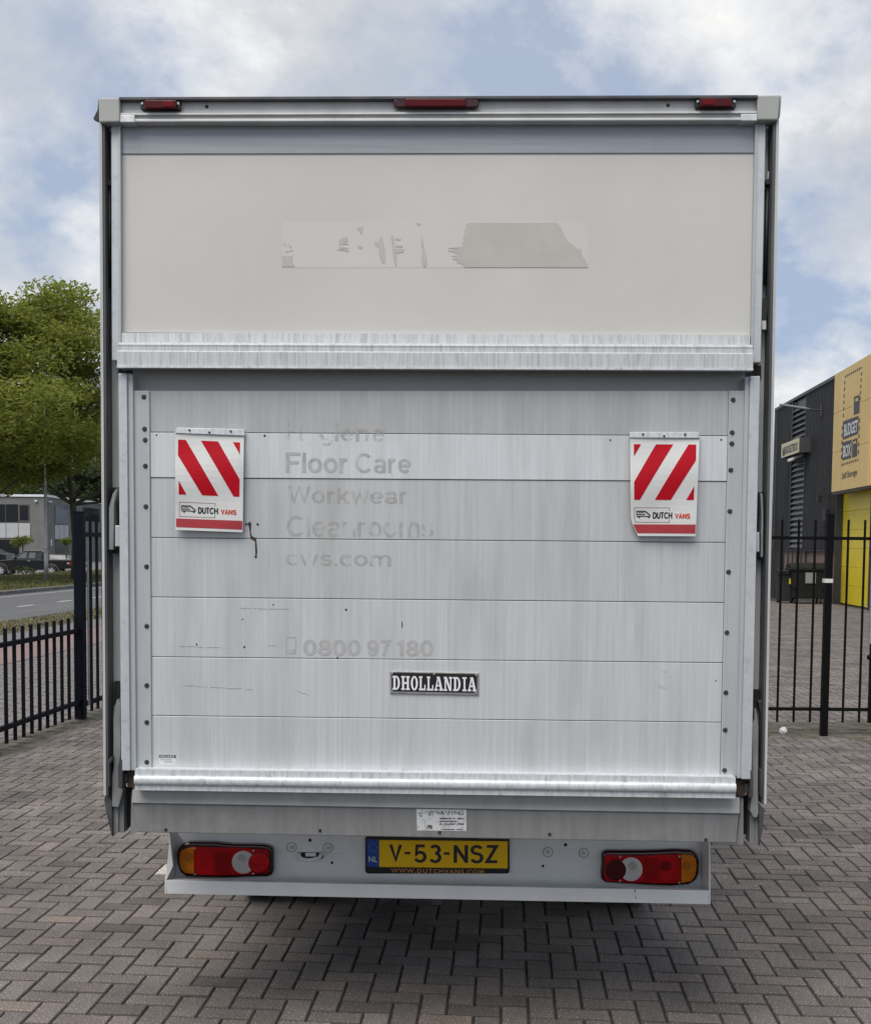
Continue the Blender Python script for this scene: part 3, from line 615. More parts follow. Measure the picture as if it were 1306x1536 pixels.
# slab-serif lettering, built stroke by stroke in a unit cell
def R_(x0, y0, x1, y1): return [(x0, y0), (x1, y0), (x1, y1), (x0, y1)]
def arc_band(cx, cy, ro, rio, ry, riy, a0, a1, n=12):
    return [[(cx + ro * math.cos(R(a0 + (a1 - a0) * k / n)), cy + ry * math.sin(R(a0 + (a1 - a0) * k / n))), (cx + ro * math.cos(R(a0 + (a1 - a0) * (k + 1) / n)), cy + ry * math.sin(R(a0 + (a1 - a0) * (k + 1) / n))),
             (cx + rio * math.cos(R(a0 + (a1 - a0) * (k + 1) / n)), cy + riy * math.sin(R(a0 + (a1 - a0) * (k + 1) / n))), (cx + rio * math.cos(R(a0 + (a1 - a0) * k / n)), cy + riy * math.sin(R(a0 + (a1 - a0) * k / n)))] for k in range(n)]
S_ = .13
GL = {'D': [R_(.0, 0, .5, S_), R_(0, 1 - S_, .5, 1), R_(.12, S_, .38, 1 - S_)] + arc_band(.48, .5, .46, .2, .5, .5 - S_, -90, 90),
      'H': [R_(0, 0, .44, S_), R_(.56, 0, 1, S_), R_(0, 1 - S_, .44, 1), R_(.56, 1 - S_, 1, 1), R_(.1, S_, .34, 1 - S_), R_(.66, S_, .9, 1 - S_), R_(.34, .43, .66, .57)],
      'O': arc_band(.5, .5, .48, .2, .52, .38, 0, 360, 24),
      'L': [R_(0, 0, .95, S_), R_(0, 1 - S_, .5, 1), R_(.12, S_, .38, 1 - S_), R_(.78, S_, .95, .40)],
      'A': [R_(-.04, 0, .38, S_), R_(.56, 0, 1.04, S_), [(.06, S_), (.22, S_), (.52, 1), (.36, 1)], [(.94, S_), (.66, S_), (.36, 1), (.62, 1)], R_(.26, .30, .66, .42), R_(.26, .9, .6, 1)],
      'N': [R_(0, 0, .40, S_), R_(0, 1 - S_, .3, 1), R_(.62, 1 - S_, 1.0, 1), R_(.1, S_, .26, 1 - S_), R_(.74, .0, .9, 1 - S_), [(.06, 1), (.36, 1), (.9, 0), (.66, 0)]],
      'I': [R_(.1, 0, .9, S_), R_(.1, 1 - S_, .9, 1), R_(.33, S_, .67, 1 - S_)]}
wd = {'D': 1, 'H': 1.08, 'O': .95, 'L': .88, 'A': 1.05, 'N': 1.08, 'I': .66}
word = 'DHOLLANDIA'; gap = .12; tot = sum(wd[c] for c in word) + gap * (len(word) - 1)
V, F = [], []; cur = 0; lay = 0
for ch in word:
    for poly in GL[ch]:
        lay += 1; yy = .0143 - (lay % 7) * .00003; n = len(V)
        for u, v in ccw(poly):
            s = (cur + u * wd[ch]) / tot
            x, z = TP(588.6 + s * 125.4, 1034.6 + s * 2.6 - v * 21.0, yy); V.append((x, yy, z))
        F.append(tuple(range(n, len(V))))
    cur += wd[ch] + gap
build('badge_lettering', V, F, M_badge_white, bd)
# small rating sticker low on the platform
st = decal('rating_sticker', bar((238.6, 1132.4), (263.6, 1132.8), (263.6, 1147.8), (238.6, 1147.4)), GY, mat('rating_white', (.60, .61, .62), .5), planks[6])
decal('sticker_header', bar((238.6, 1132.4), (263.6, 1132.8), (263.6, 1137), (238.6, 1136.6)), .0206, M_ink, st)
ttext('sticker_header_text', 'DHOLLANDIA', (240, 1136), (262, 1136.4), (262, 1133.4), (240, 1133), .0202, M_badge_white, st, .01)
for a, b, c, d in ((240, 1138.4, 258, 1140.2), (246.5, 1141.4, 260, 1144), (261.0, 1145, 262, 1146.2)): decal('sticker_line', quad(a, b, c, d), .0206, M_post, st)
# --- warning flags
def flag(pts, y=.004, mirror=False):
    """pts: outline corners tl,tr,br,bl in pixels; built as a slightly bowed vinyl sheet with a metal hanging strip"""
    tl, tr, br, bl = pts
    def at(u, v):
        a = (tl[0] + (tr[0] - tl[0]) * u, tl[1] + (tr[1] - tl[1]) * u); b = (bl[0] + (br[0] - bl[0]) * u, bl[1] + (br[1] - bl[1]) * u)
        px, py = a[0] + (b[0] - a[0]) * v, a[1] + (b[1] - a[1]) * v
        if mirror and v > .84: px += (1 - u) * (v - .84) / .16 * 10.5
        return px, py
    def dep(u, v): return y - .008 * math.sin(math.pi * min(1, v * 1.02)) - .006 * v * (.3 + .7 * (u if mirror else 1 - u)) + .003 * math.sin(3 * math.pi * v + u * 2)
    def p3(u, v, off=0.0):
        d = dep(u, v) - off; x, z = TP(*at(u, v), d); return (x, d, z)
    nu, nv = 8, 16; V = [p3(i / nu, j / nv) for j in range(nv + 1) for i in range(nu + 1)]
    n = len(V); V += [(x, d + .002, z) for x, d, z in V]
    F = []
    for j in range(nv):
        for i in range(nu):
            a = j * (nu + 1) + i; F += [(a, a + nu + 1, a + nu + 2, a + 1), (n + a, n + a + 1, n + a + nu + 2, n + a + nu + 1)]
    rim = [i for i in range(nu + 1)] + [j * (nu + 1) + nu for j in range(1, nv + 1)] + [nv * (nu + 1) + i for i in range(nu - 1, -1, -1)] + [j * (nu + 1) for j in range(nv - 1, 0, -1)]
    F += [(rim[i], rim[(i + 1) % len(rim)], n + rim[(i + 1) % len(rim)], n + rim[i]) for i in range(len(rim))]
    fl = build('warning_flag', V, F, M_flag_white, plat, smooth=False)
    def sheet(name, poly, m, off, par=fl, sub=10):
        """flat print on the bowed sheet: polygon cut into rows so that it follows the bow"""
        bm = bmesh.new(); vs = [bm.verts.new((u, v, 0)) for u, v in poly]; bm.faces.new(vs)
        for k in range(1, 24):
            bmesh.ops.bisect_plane(bm, geom=bm.verts[:] + bm.edges[:] + bm.faces[:], plane_co=(0, k / 24, 0), plane_no=(0, 1, 0))
        for k in range(1, 8):
            bmesh.ops.bisect_plane(bm, geom=bm.verts[:] + bm.edges[:] + bm.faces[:], plane_co=(k / 8, 0, 0), plane_no=(1, 0, 0))
        bm.verts.index_update(); V = [p3(v.co.x, v.co.y, off) for v in bm.verts]; F = [tuple(v.index for v in f.verts) for f in bm.faces]; bm.free()
        return build(name, V, F, m, par)
    def mi(u): return 1 - u if mirror else u
    # outlines measured on the left flag: u across, v down the sheet
    st_ = [[(.045, .075), (.155, .075), (.635, .635), (.395, .635), (.04, .235)], [(.375, .075), (.625, .075), (.945, .455), (.945, .635), (.86, .635)], [(.84, .075), (.945, .075), (.945, .20)], [(.05, .495), (.165, .635), (.05, .635)]]
    for poly in st_:
        poly = [(mi(u), v) for u, v in poly]
        cu = sum(p[0] for p in poly) / len(poly); cv = sum(p[1] for p in poly) / len(poly)
        sheet('red_stripe', poly, M_flag_red, .0008)
    sheet('red_band', [(.01, .882), (.992, .882), (.992, .972), (.01, .972)], M_flag_red2, .0008)
    fr = mat('frame_ink', (.26, .03, .04), .5)
    for q in (R_(.055, .712, .59, .716), R_(.055, .858, .59, .862), R_(.055, .716, .062, .858), R_(.583, .716, .59, .745), R_(.583, .83, .59, .858)): sheet('logo_frame_line', q, fr, .0008)
    def txt(name, s, u0, u1, v0, v1, m, bold):
        Vt, Ft = stroke_flat(s, .235, .10); build(name, [p3(u0 + (u1 - u0) * a, v1 + (v0 - v1) * b, .0009 + k * .00005) for a, b, k in Vt], Ft, m, fl)
    txt('flag_lettering', 'DUTCH', .335, .632, .757, .825, M_ink, .06); txt('flag_lettering', 'VANS', .672, .905, .763, .830, M_redink, .06)
    # little van pictogram
    for q in ([(.085, .745), (.225, .745), (.30, .785), (.30, .80), (.29, .80), (.285, .793), (.215, .757), (.10, .757), (.10, .778), (.22, .778), (.22, .788), (.085, .788)], R_(.085, .797, .30, .806), R_(.115, .762, .20, .768)): sheet('van_pictogram', q, M_ink, .0008)
    for cu in (.128, .272): sheet('van_pictogram', [(cu + .016 * math.cos(R(a)), .808 + .011 * math.sin(R(a))) for a in range(0, 360, 36)], M_ink, .001)
    return fl
f1 = flag([(262.8, 648), (366, 653), (364, 798.5), (263.4, 794.8)])
slab('hanging_strip', bar((265, 641.5), (366.6, 643.8), (366.8, 653.4), (262.8, 649.6)), .0, .012, M_alu_bright, f1, bevel=.001)
for a, b in ((284.4, 645.4), (314.2, 648.6), (346.4, 647)): screw(a, b, .0, .004, M_bolt, f1)
f2 = flag([(944.4, 655), (1048.8, 655.6), (1042.8, 804.4), (945.8, 804)], mirror=True)
slab('hanging_strip', bar((944.4, 648), (1048, 648), (1049, 657), (944, 656.4)), .0, .012, M_alu_bright, f2, bevel=.001)
for a, b in ((964, 651.6), (995.6, 654), (1027, 651.6)): screw(a, b, .0, .004, M_bolt, f2)
# --- apron under the platform
slab('apron_top', bar((199, 1184.5), (1109, 1197), (1108.5, 1220), (198, 1204)), .02, .1, M_apron_top)
ap = slab('apron', [(198.2, 1203.5), (1108.4, 1215.6), (1104, 1264.5), (206, 1248.6)], .028, .12, M_apron, bevel=.003)
for a, b in ((249, 1244.6), (480, 1245.8), (659, 1248.6), (824, 1251.4), (1058, 1259.6)): screw(a, b, .028, .006, parent=ap)
slab('apron_joint', bar((221.6, 1187), (223, 1187), (223.4, 1201), (222, 1201)), .0185, .05, M_post, ap); slab('apron_joint', bar((1078.4, 1198), (1079.8, 1198), (1079.6, 1216), (1078.2, 1216)), .0185, .05, M_post, ap)
sw = decal('warning_sticker', bar((624.4, 1213), (699.4, 1214.2), (699.4, 1246.6), (625.4, 1245.8)), .0272, M_sticker, ap)
ttext('sticker_lettering', 'WARNING', (650, 1221.8), (695.4, 1222.4), (695.4, 1216.6), (650, 1216), .0268, mat('worn_ink', (.05, .05, .055), .6, 0, alpha=(70, .40, .5, (1, 1, 1))), sw, .02)
wi = mat('worn_ink_small', (.06, .06, .065), .6, 0, alpha=(160, .42, .52, (1, 1, 1)))
for a, b, c, d in ((659, 1226.8, 695.6, 1229), (659, 1231, 687, 1233.2), (659, 1235, 695.6, 1237.4), (662, 1243.6, 693, 1245), (628, 1219, 633, 1225), (640, 1237.4, 648, 1243), (642, 1216, 650, 1223)): decal('sticker_line', quad(a, b, c, d), .0268, wi, sw)
# --- hinge plates, arms and brackets on both sides
def c6(*p): return [(140 + a / 3.072, 880 + b / 3.072) for a, b in p]
def c8(*p): return [(880 + a / 3.072, 880 + b / 3.072) for a, b in p]
def cl(*p): return [(150 + a / 5.911, 1000 + b / 5.911) for a, b in p]
def cr(*p): return [(1080 + a / 5.489, 1000 + b / 5.489) for a, b in p]
slab('arm_bracket', cl((125, 132), (163, 130), (163, 300), (125, 345)), .05, .085, M_black)
slab('lift_arm', cl((152, 285), (163, 300), (185, 330), (185, 790), (165, 900), (165, 980), (205, 1100), (165, 1250), (105, 1245), (105, 985), (118, 900), (118, 440), (135, 340)), .02, .07, M_steel, bevel=.006)
slab('hinge_plate', cl((72, 1080), (66, 1070), (66, 850), (82, 815), (108, 792), (108, 830), (86, 870), (86, 1060)), .0, .06, M_steel_dark, bevel=.003)
slab('hinge_plate', cl((162, 1075), (160, 870), (185, 830), (200, 812), (202, 1070), (190, 1080)), -.005, .04, M_steel_dark, bevel=.004)
slab('hinge_pin', cl(*rrect(198, 950, 242, 1030, 18)), .02, .06, M_steel_dark, bevel=.004)
slab('pin_bracket', cl((240, 925), (308, 925), (308, 1070), (245, 1070)), .03, .06, M_rust)
slab('lift_column', cl((106, 1248), (163, 1250), (163, 1470), (108, 1500)), .04, .11, M_steel, bevel=.002)
slab('lift_column', cl((172, 1130), (214, 1100), (214, 1470), (172, 1470)), .05, .11, M_apron)
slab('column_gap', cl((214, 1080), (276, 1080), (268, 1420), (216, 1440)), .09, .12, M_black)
slab('apron_fin', cl((280, 1090), (288, 1210), (334, 1460), (272, 1505)), .04, .10, M_apron)
slab('side_skirt', cl((38, 1185), (60, 1085), (104, 1200), (108, 1510), (66, 1330), (46, 1215)), .02, .06, M_steel_dark)
slab('arm_bracket', cr((280, 190), (322, 190), (322, 330), (278, 340)), .05, .085, M_black)
slab('lock_pin', cr((305, 280), (360, 275), (360, 300), (340, 312), (355, 405), (335, 415), (318, 320)), .03, .05, M_steel_dark, bevel=.003)
slab('lift_arm', cr((280, 335), (295, 350), (315, 490), (310, 1000), (315, 1200), (305, 1245), (270, 1245), (245, 1190), (262, 1000), (258, 480), (278, 440)), .02, .07, M_steel, bevel=.006)
slab('hinge_plate', cr((240, 835), (262, 860), (268, 900), (266, 1080), (235, 1085), (245, 990)), -.005, .04, M_steel_dark, bevel=.004)
slab('hinge_plate', cr((330, 840), (345, 850), (352, 900), (350, 1070), (338, 1090), (330, 1060)), .0, .06, M_steel_dark, bevel=.003)
slab('hinge_pin', cr(*rrect(198, 960, 240, 1040, 16)), .02, .06, M_steel_dark, bevel=.004)
slab('pin_bracket', cr((134, 930), (205, 935), (205, 1065), (155, 1070), (136, 1050)), .03, .06, M_rust)
slab('lift_column', cr((288, 1245), (318, 1245), (318, 1475), (288, 1450)), .04, .11, M_steel, bevel=.002)
slab('lift_column', cr((245, 1130), (286, 1250), (286, 1450), (240, 1450)), .05, .11, M_apron)
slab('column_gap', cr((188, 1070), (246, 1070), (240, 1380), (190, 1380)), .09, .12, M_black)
slab('apron_fin', cr((165, 1075), (188, 1080), (188, 1450), (165, 1475), (132, 1440), (160, 1200)), .04, .10, M_apron)
slab('side_skirt', cr((318, 1120), (358, 1190), (345, 1350), (322, 1475), (318, 1300)), .02, .06, M_steel_dark)
# latch plates half way up both sides, gas strut behind the right door bar
slab('latch_recess', quad(169, 731, 179.5, 830), .05, .071, M_black)
slab('latch_plate', [(163.2, 825), (163.2, 762), (169, 741), (175, 732), (176.4, 738), (171.6, 756), (170.6, 825)], .012, .06, M_steel, bevel=.003)
slab('latch_block', quad(172.6, 788, 180, 820), .0, .06, M_frame, bevel=.003)
slab('latch_recess', quad(1133.6, 738, 1143, 840), .05, .071, M_black)
slab('latch_plate', [(1139.6, 738), (1143.6, 742), (1144.6, 770), (1144, 836), (1140.6, 836), (1141.4, 770)], .012, .06, M_steel, bevel=.003)
slab('latch_block', quad(1132.6, 798, 1138.6, 828), .01, .06, M_frame, bevel=.003)
a, b = TP(1151, 272, .045), TP(1146.4, 428, .045)
gs = build('gas_strut', *tube([(a[0], .045, a[1]), (b[0], .045, b[1])], .006), M_black, truck, smooth=True)
build('strut_rod', *tube([(a[0] + .001, .045, a[1] + .03), (a[0], .045, a[1])], .004), M_chrome, gs)
slab('strut_mount', rrect(1148, 268, 1154.6, 276.5, 3.2), .03, .06, M_black, gs); slab('strut_mount', [(1143, 448), (1148.6, 444), (1152, 458), (1148.6, 480), (1143, 492)], .03, .06, M_black, gs)
slab('strut_mount', quad(1142.6, 481, 1148.4, 494), .025, .06, M_post, gs)
a, b = TP(164.6, 276, .045), TP(165.2, 430, .045)
gs = build('gas_strut', *tube([(a[0], .045, a[1]), (b[0], .045, b[1])], .006), M_black, truck, smooth=True)
slab('strut_mount', rrect(161, 270, 166.4, 278, 2.4), .03, .06, M_black, gs)
for a, b in ((177.6, 929), (177.6, 996)): screw(a, b, .078, .007, M_chrome)
for a, b in ((1132.6, 939.5), (1131.4, 1007.5)): screw(a, b, .078, .009, M_chrome)
# --- bumper with lamps and number plate
BY, BL = .52, .40
bp = slab('bumper', bar((256, 1244), (1060, 1256), (1060, 1342), (256, 1327)), BY, BY + .03, M_bumper)
zl, sl = skewz((249.6, 1320.5), (1062, 1336), BL); zlb, _ = skewz((247.4, 1341.6), (1062, 1357), BL)
xa, xb = TP(248, 1330, BL)[0], TP(1063, 1345, BL)[0]
profile('bumper_lip', [(BL, zl), (BL + .004, zlb), (BL + .03, zlb), (BL + .03, zl)], xa, xb, M_bumper, bp, bevel=.003, skew=sl)
zk = skewz((256, 1324), (1060, 1339), BY)[0]
profile('bumper_ledge', [(BL + .005, zl + .001), (BL + .005, zl - .004), (BY - .001, zk - .006), (BY - .001, zk)], xa + .004, xb - .004, M_ledge, bp, skew=sl)
def endplate(pts, name='bumper_end'):
    V1 = []; V2 = []
    for px, py, y, th in pts:
        x, z = TP(px, py, y); V1.append((x, y, z)); V2.append((x + th, y, z))
    V, F = prism(V1, V2); return build(name, V, F, M_bumper, bp, bevel=.001, seg=1)
endplate([(252.6, 1248, BL, .005), (258, 1299, BL, .005), (247.6, 1321, BL, .005), (247.2, 1341, BL, .005), (262, 1326, BY, .005), (262, 1246, BY, .005)])
endplate([(1064.4, 1262, BL, -.005), (1064.6, 1300, BL, -.005), (1065, 1336, BL, -.005), (1065, 1356.5, BL, -.005), (1052, 1340, BY, -.005), (1052, 1259, BY, -.005)])
def d7(*p): return [(230 + a / 3.037, 1200 + b / 3.037) for a, b in p]
def d8(*p): return [(640 + a / 2.902, 1200 + b / 2.902) for a, b in p]
M_red_rib = mat('red_lens_groove', (.16, .001, .003), .3, 0, spec=.2); M_red_round = mat('red_round_lens', (.62, .004, .010), .25, 0, col2=(.34, .001, .004), scale=38, spec=.3)
def lamp(fn, outline, segs, ribs, screws, spots=()):
    h = slab('tail_light', fn(*outline), BY - .032, BY + .005, M_red_house, bevel=.012, seg=4)
    k = 0
    for nm, pts, m in segs:
        k += 1; slab(nm, fn(*pts), BY - .040 - .0012 * k, BY - .028, m, h, bevel=.003, seg=3)
    for x in ribs:
        slab('lens_rib', fn((x, 236), (x + 2.8, 236), (x + 2.8, 336), (x, 336)), BY - .0432, BY - .038, M_red_rib, h)
    for (cx_, cy_, r_, m_) in spots:
        slab('bulb_shadow', fn(*circ(cx_, cy_, r_, 18)), BY - .0468, BY - .043, m_, h)
    for a, b in screws: 
        q = fn((a, b))[0]; screw(q[0], q[1], BY - .047, .0045, M_chrome, h, 'lamp_screw', .002)
def blob(x0, y0, x1, y1, r, sag=0): return rrect(x0, y0, x1, y1, r, 6)
lamp(d7, [(128, 203), (160, 193), (280, 194), (360, 203), (440, 203), (500, 205), (532, 212), (546, 228), (547, 320), (540, 342), (520, 350), (440, 351), (330, 356), (220, 354), (150, 350), (122, 330), (108, 290), (104, 250), (112, 222)],
     [('amber_lens', [(134, 226), (186, 214), (186, 338), (140, 332), (124, 310), (118, 270), (122, 240)], M_amber),
      ('red_lens', [(187, 214), (276, 216), (400, 219), (516, 226), (526, 240), (527, 320), (520, 334), (440, 340), (276, 344), (187, 340)], M_red_lens),
      ('clear_lens', circ(410, 284, 53, 28, ry=53), M_clear), ('round_lens_rim', circ(482, 287, 50, 28, ry=50), M_red_rib), ('round_lens', circ(482, 287, 46, 28, ry=46), M_red_round)],
     range(280, 352, 7), [(190, 220), (190, 338), (456, 230), (456, 336)], [(402, 264, 17, mat('clear_lens_inner', (.40, .38, .36), .3)), (160, 262, 19, mat('amber_inner', (.40, .11, .002), .3))])
lamp(d8, [(760, 232), (780, 222), (850, 222), (930, 222), (1000, 220), (1080, 216), (1150, 220), (1176, 236), (1187, 270), (1184, 320), (1172, 352), (1140, 370), (1060, 376), (960, 372), (860, 366), (775, 362), (760, 345), (757, 320), (761, 280)],
     [('amber_lens', [(1106, 236), (1150, 240), (1168, 252), (1174, 285), (1168, 330), (1152, 354), (1106, 362)], M_amber),
      ('red_lens', [(780, 238), (900, 244), (1010, 240), (1104, 236), (1104, 364), (1015, 364), (900, 360), (782, 354), (772, 340), (774, 250)], M_red_lens),
      ('clear_lens', circ(888, 302, 51, 28, ry=53), M_clear), ('round_lens', circ(822, 305, 46, 28, ry=46), M_red_dark)],
     [], [(840, 247), (840, 352), (1098, 246), (1098, 360)], [(896, 288, 16, MATS['clear_lens_inner']), (1132, 288, 17, MATS['amber_inner']), (1040, 288, 22, M_red_rib)])
for k in range(11):
    x = 944 + k * 6.6
    slab('lens_rib', d8((x, 252), (x + 2.5, 252), (x + 2.5, 354), (x, 354)), BY - .0432, BY - .0415, M_red_rib, bp)
# number plate
ph_ = slab('plate_holder', rrect(547.6, 1254.6, 764, 1310.6, 4.5), BY - .016, BY, M_blackgloss, bp, bevel=.003)
pl_ = slab('number_plate', bar((568.6, 1260), (761, 1262), (761, 1302.8), (568.6, 1300.6)), BY - .0185, BY - .012, M_plate_yel, ph_, bevel=.001, seg=1)
slab('country_band', bar((550.6, 1259), (568.2, 1259.8), (568.2, 1300.6), (550.6, 1299.8)), BY - .0183, BY - .012, M_plate_blue, ph_)
PY = BY - .0191
for s, x0, x1 in (('V', 583.6, 603.2), ('53', 621, 662), ('NSZ', 680.2, 748.4)):
    yo = (x0 - 569) / 193 * 2
    stext('plate_lettering', s, (x0, 1294 + yo), (x1, 1294.3 + yo), (x1, 1266.4 + yo), (x0, 1266 + yo), PY, M_ink, pl_, .165, .12)
for x0, x1 in ((606.6, 615.4), (665.4, 674)): decal('plate_dash', quad(x0, 1277.4 + (x0 - 569) / 95, x1, 1281.2 + (x0 - 569) / 95), PY, M_ink, pl_)
ttext('country_code', 'NL', (553, 1292.8), (565.6, 1293), (565.6, 1284.8), (553, 1284.6), BY - .0188, M_badge_white, ph_, .01)
for k in range(12):
    a = k * 30; decal('euro_star', circ(559.4 + 5.8 * math.cos(R(a)), 1271.4 + 6 * math.sin(R(a)), .55, 6), BY - .0188, mat('star_yellow', (.5, .45, .2), .5), ph_)
ttext('holder_lettering', 'WWW.DUTCHVANS.COM', (586.4, 1308.8), (725.4, 1311), (725.4, 1304.6), (586.4, 1302.6), BY - .0163, M_orange_ink, ph_, .018, 1.25)
for a, b in ((586, 622), (692, 728)): slab('plate_lamp', [(a - 2, 1250.5), (b + 2, 1252.5), (b - 8, 1255.6), (a + 8, 1254.6)], BY - .03, BY, M_black, bp, bevel=.003)
# fittings on the bumper face
for a, b in ((437.4, 1271), (491.8, 1271.8), (821.6, 1278.4), (875, 1279.4)):
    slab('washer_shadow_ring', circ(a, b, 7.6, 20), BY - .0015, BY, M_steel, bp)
    ws = slab('washer', circ(a, b, 6.6, 20), BY - .004, BY, M_bumper, bp, bevel=.001); slab('hex_bolt', circ(a, b + .6, 3.2, 6), BY - .013, BY - .003, M_chrome, ws, bevel=.001)
for a, b, r in ((465, 1260.4, 2.6), (498, 1294.2, 2.1), (847.8, 1267.2, 2.6), (814, 1299, 2.1)): slab('bolt_hole', circ(a, b, r, 12), BY - .0008, BY, M_black, bp)
for q in (rrect(486, 1280.4, 516.4, 1287.6, 3.4), rrect(468.6, 1268.6, 474.4, 1274, 2), rrect(521.6, 1269, 527.4, 1275, 2), rrect(785, 1274, 791, 1279.4, 2), rrect(838.4, 1274.6, 845, 1281, 2), rrect(495.6, 1258.6, 500, 1263.4, 2)):
    slab('pressed_slot', q, BY - .0022, BY, M_bumper, bp, bevel=.0012)
slab('eye_slot', rrect(446, 1278.6, 485, 1288, 3.5), BY - .0026, BY, M_black, bp)
P = [TP(x, y, BY - .02) for x, y in ((448, 1282), (451, 1287.4), (459, 1289.8), (467, 1289.8), (478, 1287.4), (481.6, 1282))]
build('tow_eye', *tube([(P[0][0], BY, P[0][1])] + [(x, BY - .022, z) for x, z in P] + [(P[-1][0], BY, P[-1][1])], .0075, 10), M_bumper, bp, smooth=True)
slab('eye_sleeve', quad(458, 1279.6, 474, 1285), BY - .012, BY, M_bumper, bp, bevel=.002)
for (x0, y0, x1, y1) in ((951, 1334, 953.4, 1347), (949, 1340, 951, 1342), (953, 1344, 955, 1349)): decal('paint_chip', [(x0, y0), (x1, y0 + 1), (x1 - 1, (y0 + y1) / 2), (x1, y1), (x0 + .4, y1 - 1)], BL - .0003, M_scratch, bp)
# --- under the truck: chassis, axle, wheels, mudflaps, and a plain cab ahead
gz = lambda y: y * math.sin(R(-TILT))          # the floor is level while the truck noses down a little
V, F = join([boxvf(-.42, -.34, .56, 5.0, zb - .16, zb + .0), boxvf(.34, .42, .56, 5.0, zb - .16, zb + .0)]); build('chassis_frame', V, F, M_steel_dark, truck)
V, F = boxvf(-.90, .90, .551, .57, TP(650, 1340, .55)[1] + .03, zb + .015); build('underrun_plate', V, F, M_black, truck)
def wheel(x, y, w=.19, r=.335):
    prof = [(0, r * .55), (.0, r * .9), (w * .12, r), (w * .88, r), (w, r * .9), (w, r * .55)]
    n = 28; V = []; F = []
    zc = r + gz(y) + .002
    for a in range(n):
        t = 2 * math.pi * a / n
        V += [(x - w / 2 + px, y + rr * math.cos(t), zc + rr * math.sin(t)) for px, rr in prof]
    m = len(prof)
    for a in range(n):
        for k in range(m): F.append((a * m + k, a * m + (k + 1) % m, ((a + 1) % n) * m + (k + 1) % m, ((a + 1) % n) * m + k))
    wh = build('wheel', V, F, M_black, truck, smooth=True)
    build('rim', *tube([(x - w * .4, y, zc), (x - w * .15, y, zc), (x + w * .15, y, zc), (x + w * .4, y, zc)], [r * .58, r * .4, r * .4, r * .58], 20), M_steel, wh)
for s in (-1, 1):
    wheel(s * .90, 1.97, .2); wheel(s * .67, 1.97, .2); wheel(s * .86, 5.35, .2)
    V, F = boxvf(s * .79 - .22, s * .79 + .22, 1.60, 1.612, .40 + gz(1.6), zb - .02); build('mudflap', V, F, M_black, truck)
V, F = tube([(-.85, 1.97, .36 + gz(2)), (.85, 1.97, .36 + gz(2))], .06, 10); build('rear_axle', V, F, M_steel_dark, truck)
px_, pz_ = TP(655, 1354, .80)
build('hanging_bracket', *boxvf(px_ - .02, px_ + .02, .80, .83, pz_ - .01, zb - .01), M_steel_dark, truck, bevel=.003)
cabp = [(4.25, .45 + gz(4.3)), (6.0, .42 + gz(6)), (6.28, .55 + gz(6)), (6.30, 1.05), (6.05, 1.28), (5.75, 1.42), (5.15, 2.30), (4.9, 2.42), (4.25, 2.44)]
cab = profile('cab', cabp, -.98, .98, M_white, bevel=.05)
profile('windscreen', [(5.72, 1.47), (5.75, 1.47), (5.18, 2.29), (5.15, 2.27)], -.85, .85, M_blackgloss, cab)
for s in (-1, 1):
    build('side_window', *prism([(s * .985, y, z) for y, z in ((4.55, 1.45), (5.55, 1.45), (5.1, 2.2), (4.55, 2.25))], [(s * .97, y, z) for y, z in ((4.55, 1.45), (5.55, 1.45), (5.1, 2.2), (4.55, 2.25))]), M_blackgloss, cab)

# ================================================================== FENCES
M_fence = mat('navy_black_coated_steel', (.003, .0045, .010), .55, 0, col2=(.004, .0055, .011), scale=4, spec=.12)
M_fence2 = mat('black_coated_steel', (.0028, .003, .004), .55, 0, col2=(.004, .004, .0045), scale=5, spec=.12)
M_galv = mat('galvanised_steel', (.38, .40, .41), .5, .4, col2=(.30, .31, .32), scale=12)
M_whitetape = mat('white_tape', (.62, .62, .58), .6)
def wbox(name, p, q, w, d, m, parent, ax=None, bevel=0):
    """square bar from p to q (world), w across ax, d across the third axis"""
    p, q = Vector(p), Vector(q); t = (q - p).normalized()
    a = (Vector(ax) if ax is not None else t.orthogonal()); a = (a - t * a.dot(t)).normalized(); b = t.cross(a)
    ring = lambda o: [o + a * (sx * w / 2) + b * (sy * d / 2) for sx, sy in ((-1, -1), (1, -1), (1, 1), (-1, 1))]
    V, F = prism(ring(p), ring(q)); return build(name, V, F, m, parent, local=False, bevel=bevel)
# low fence on the left, running along the street
Fp = lambda y, z: (C_FENCE + K * y, y, z)
YP = G(123, 1080).y                             # the tall post stands here
zr1 = W(123, 945.5, YP).z; zr2 = W(123, 1052, YP).z; ztop = W(118, 925, YP).z
lf = empty('low_fence', Matrix.Translation(Fp(YP - 2, 0)), 'low dark blue steel bar fence running from the tall post along the sidewalk', 'fence')
for z in (zr1, zr2): wbox('rail', Fp(3.4, z), Fp(YP - .03, z), .04, .04, M_fence, lf, (0, 0, 1))
y = YP - .12
while y > 3.6:
    x, _, _ = Fp(y, 0)
    wbox('bar', (x, y, .045), (x, y, ztop), .025, .025, M_fence, lf, E1); y -= .171
for y in (4.2, 7.0): wbox('post', Fp(y, -.02), Fp(y, ztop + .02), .06, .06, M_fence, lf, E1)
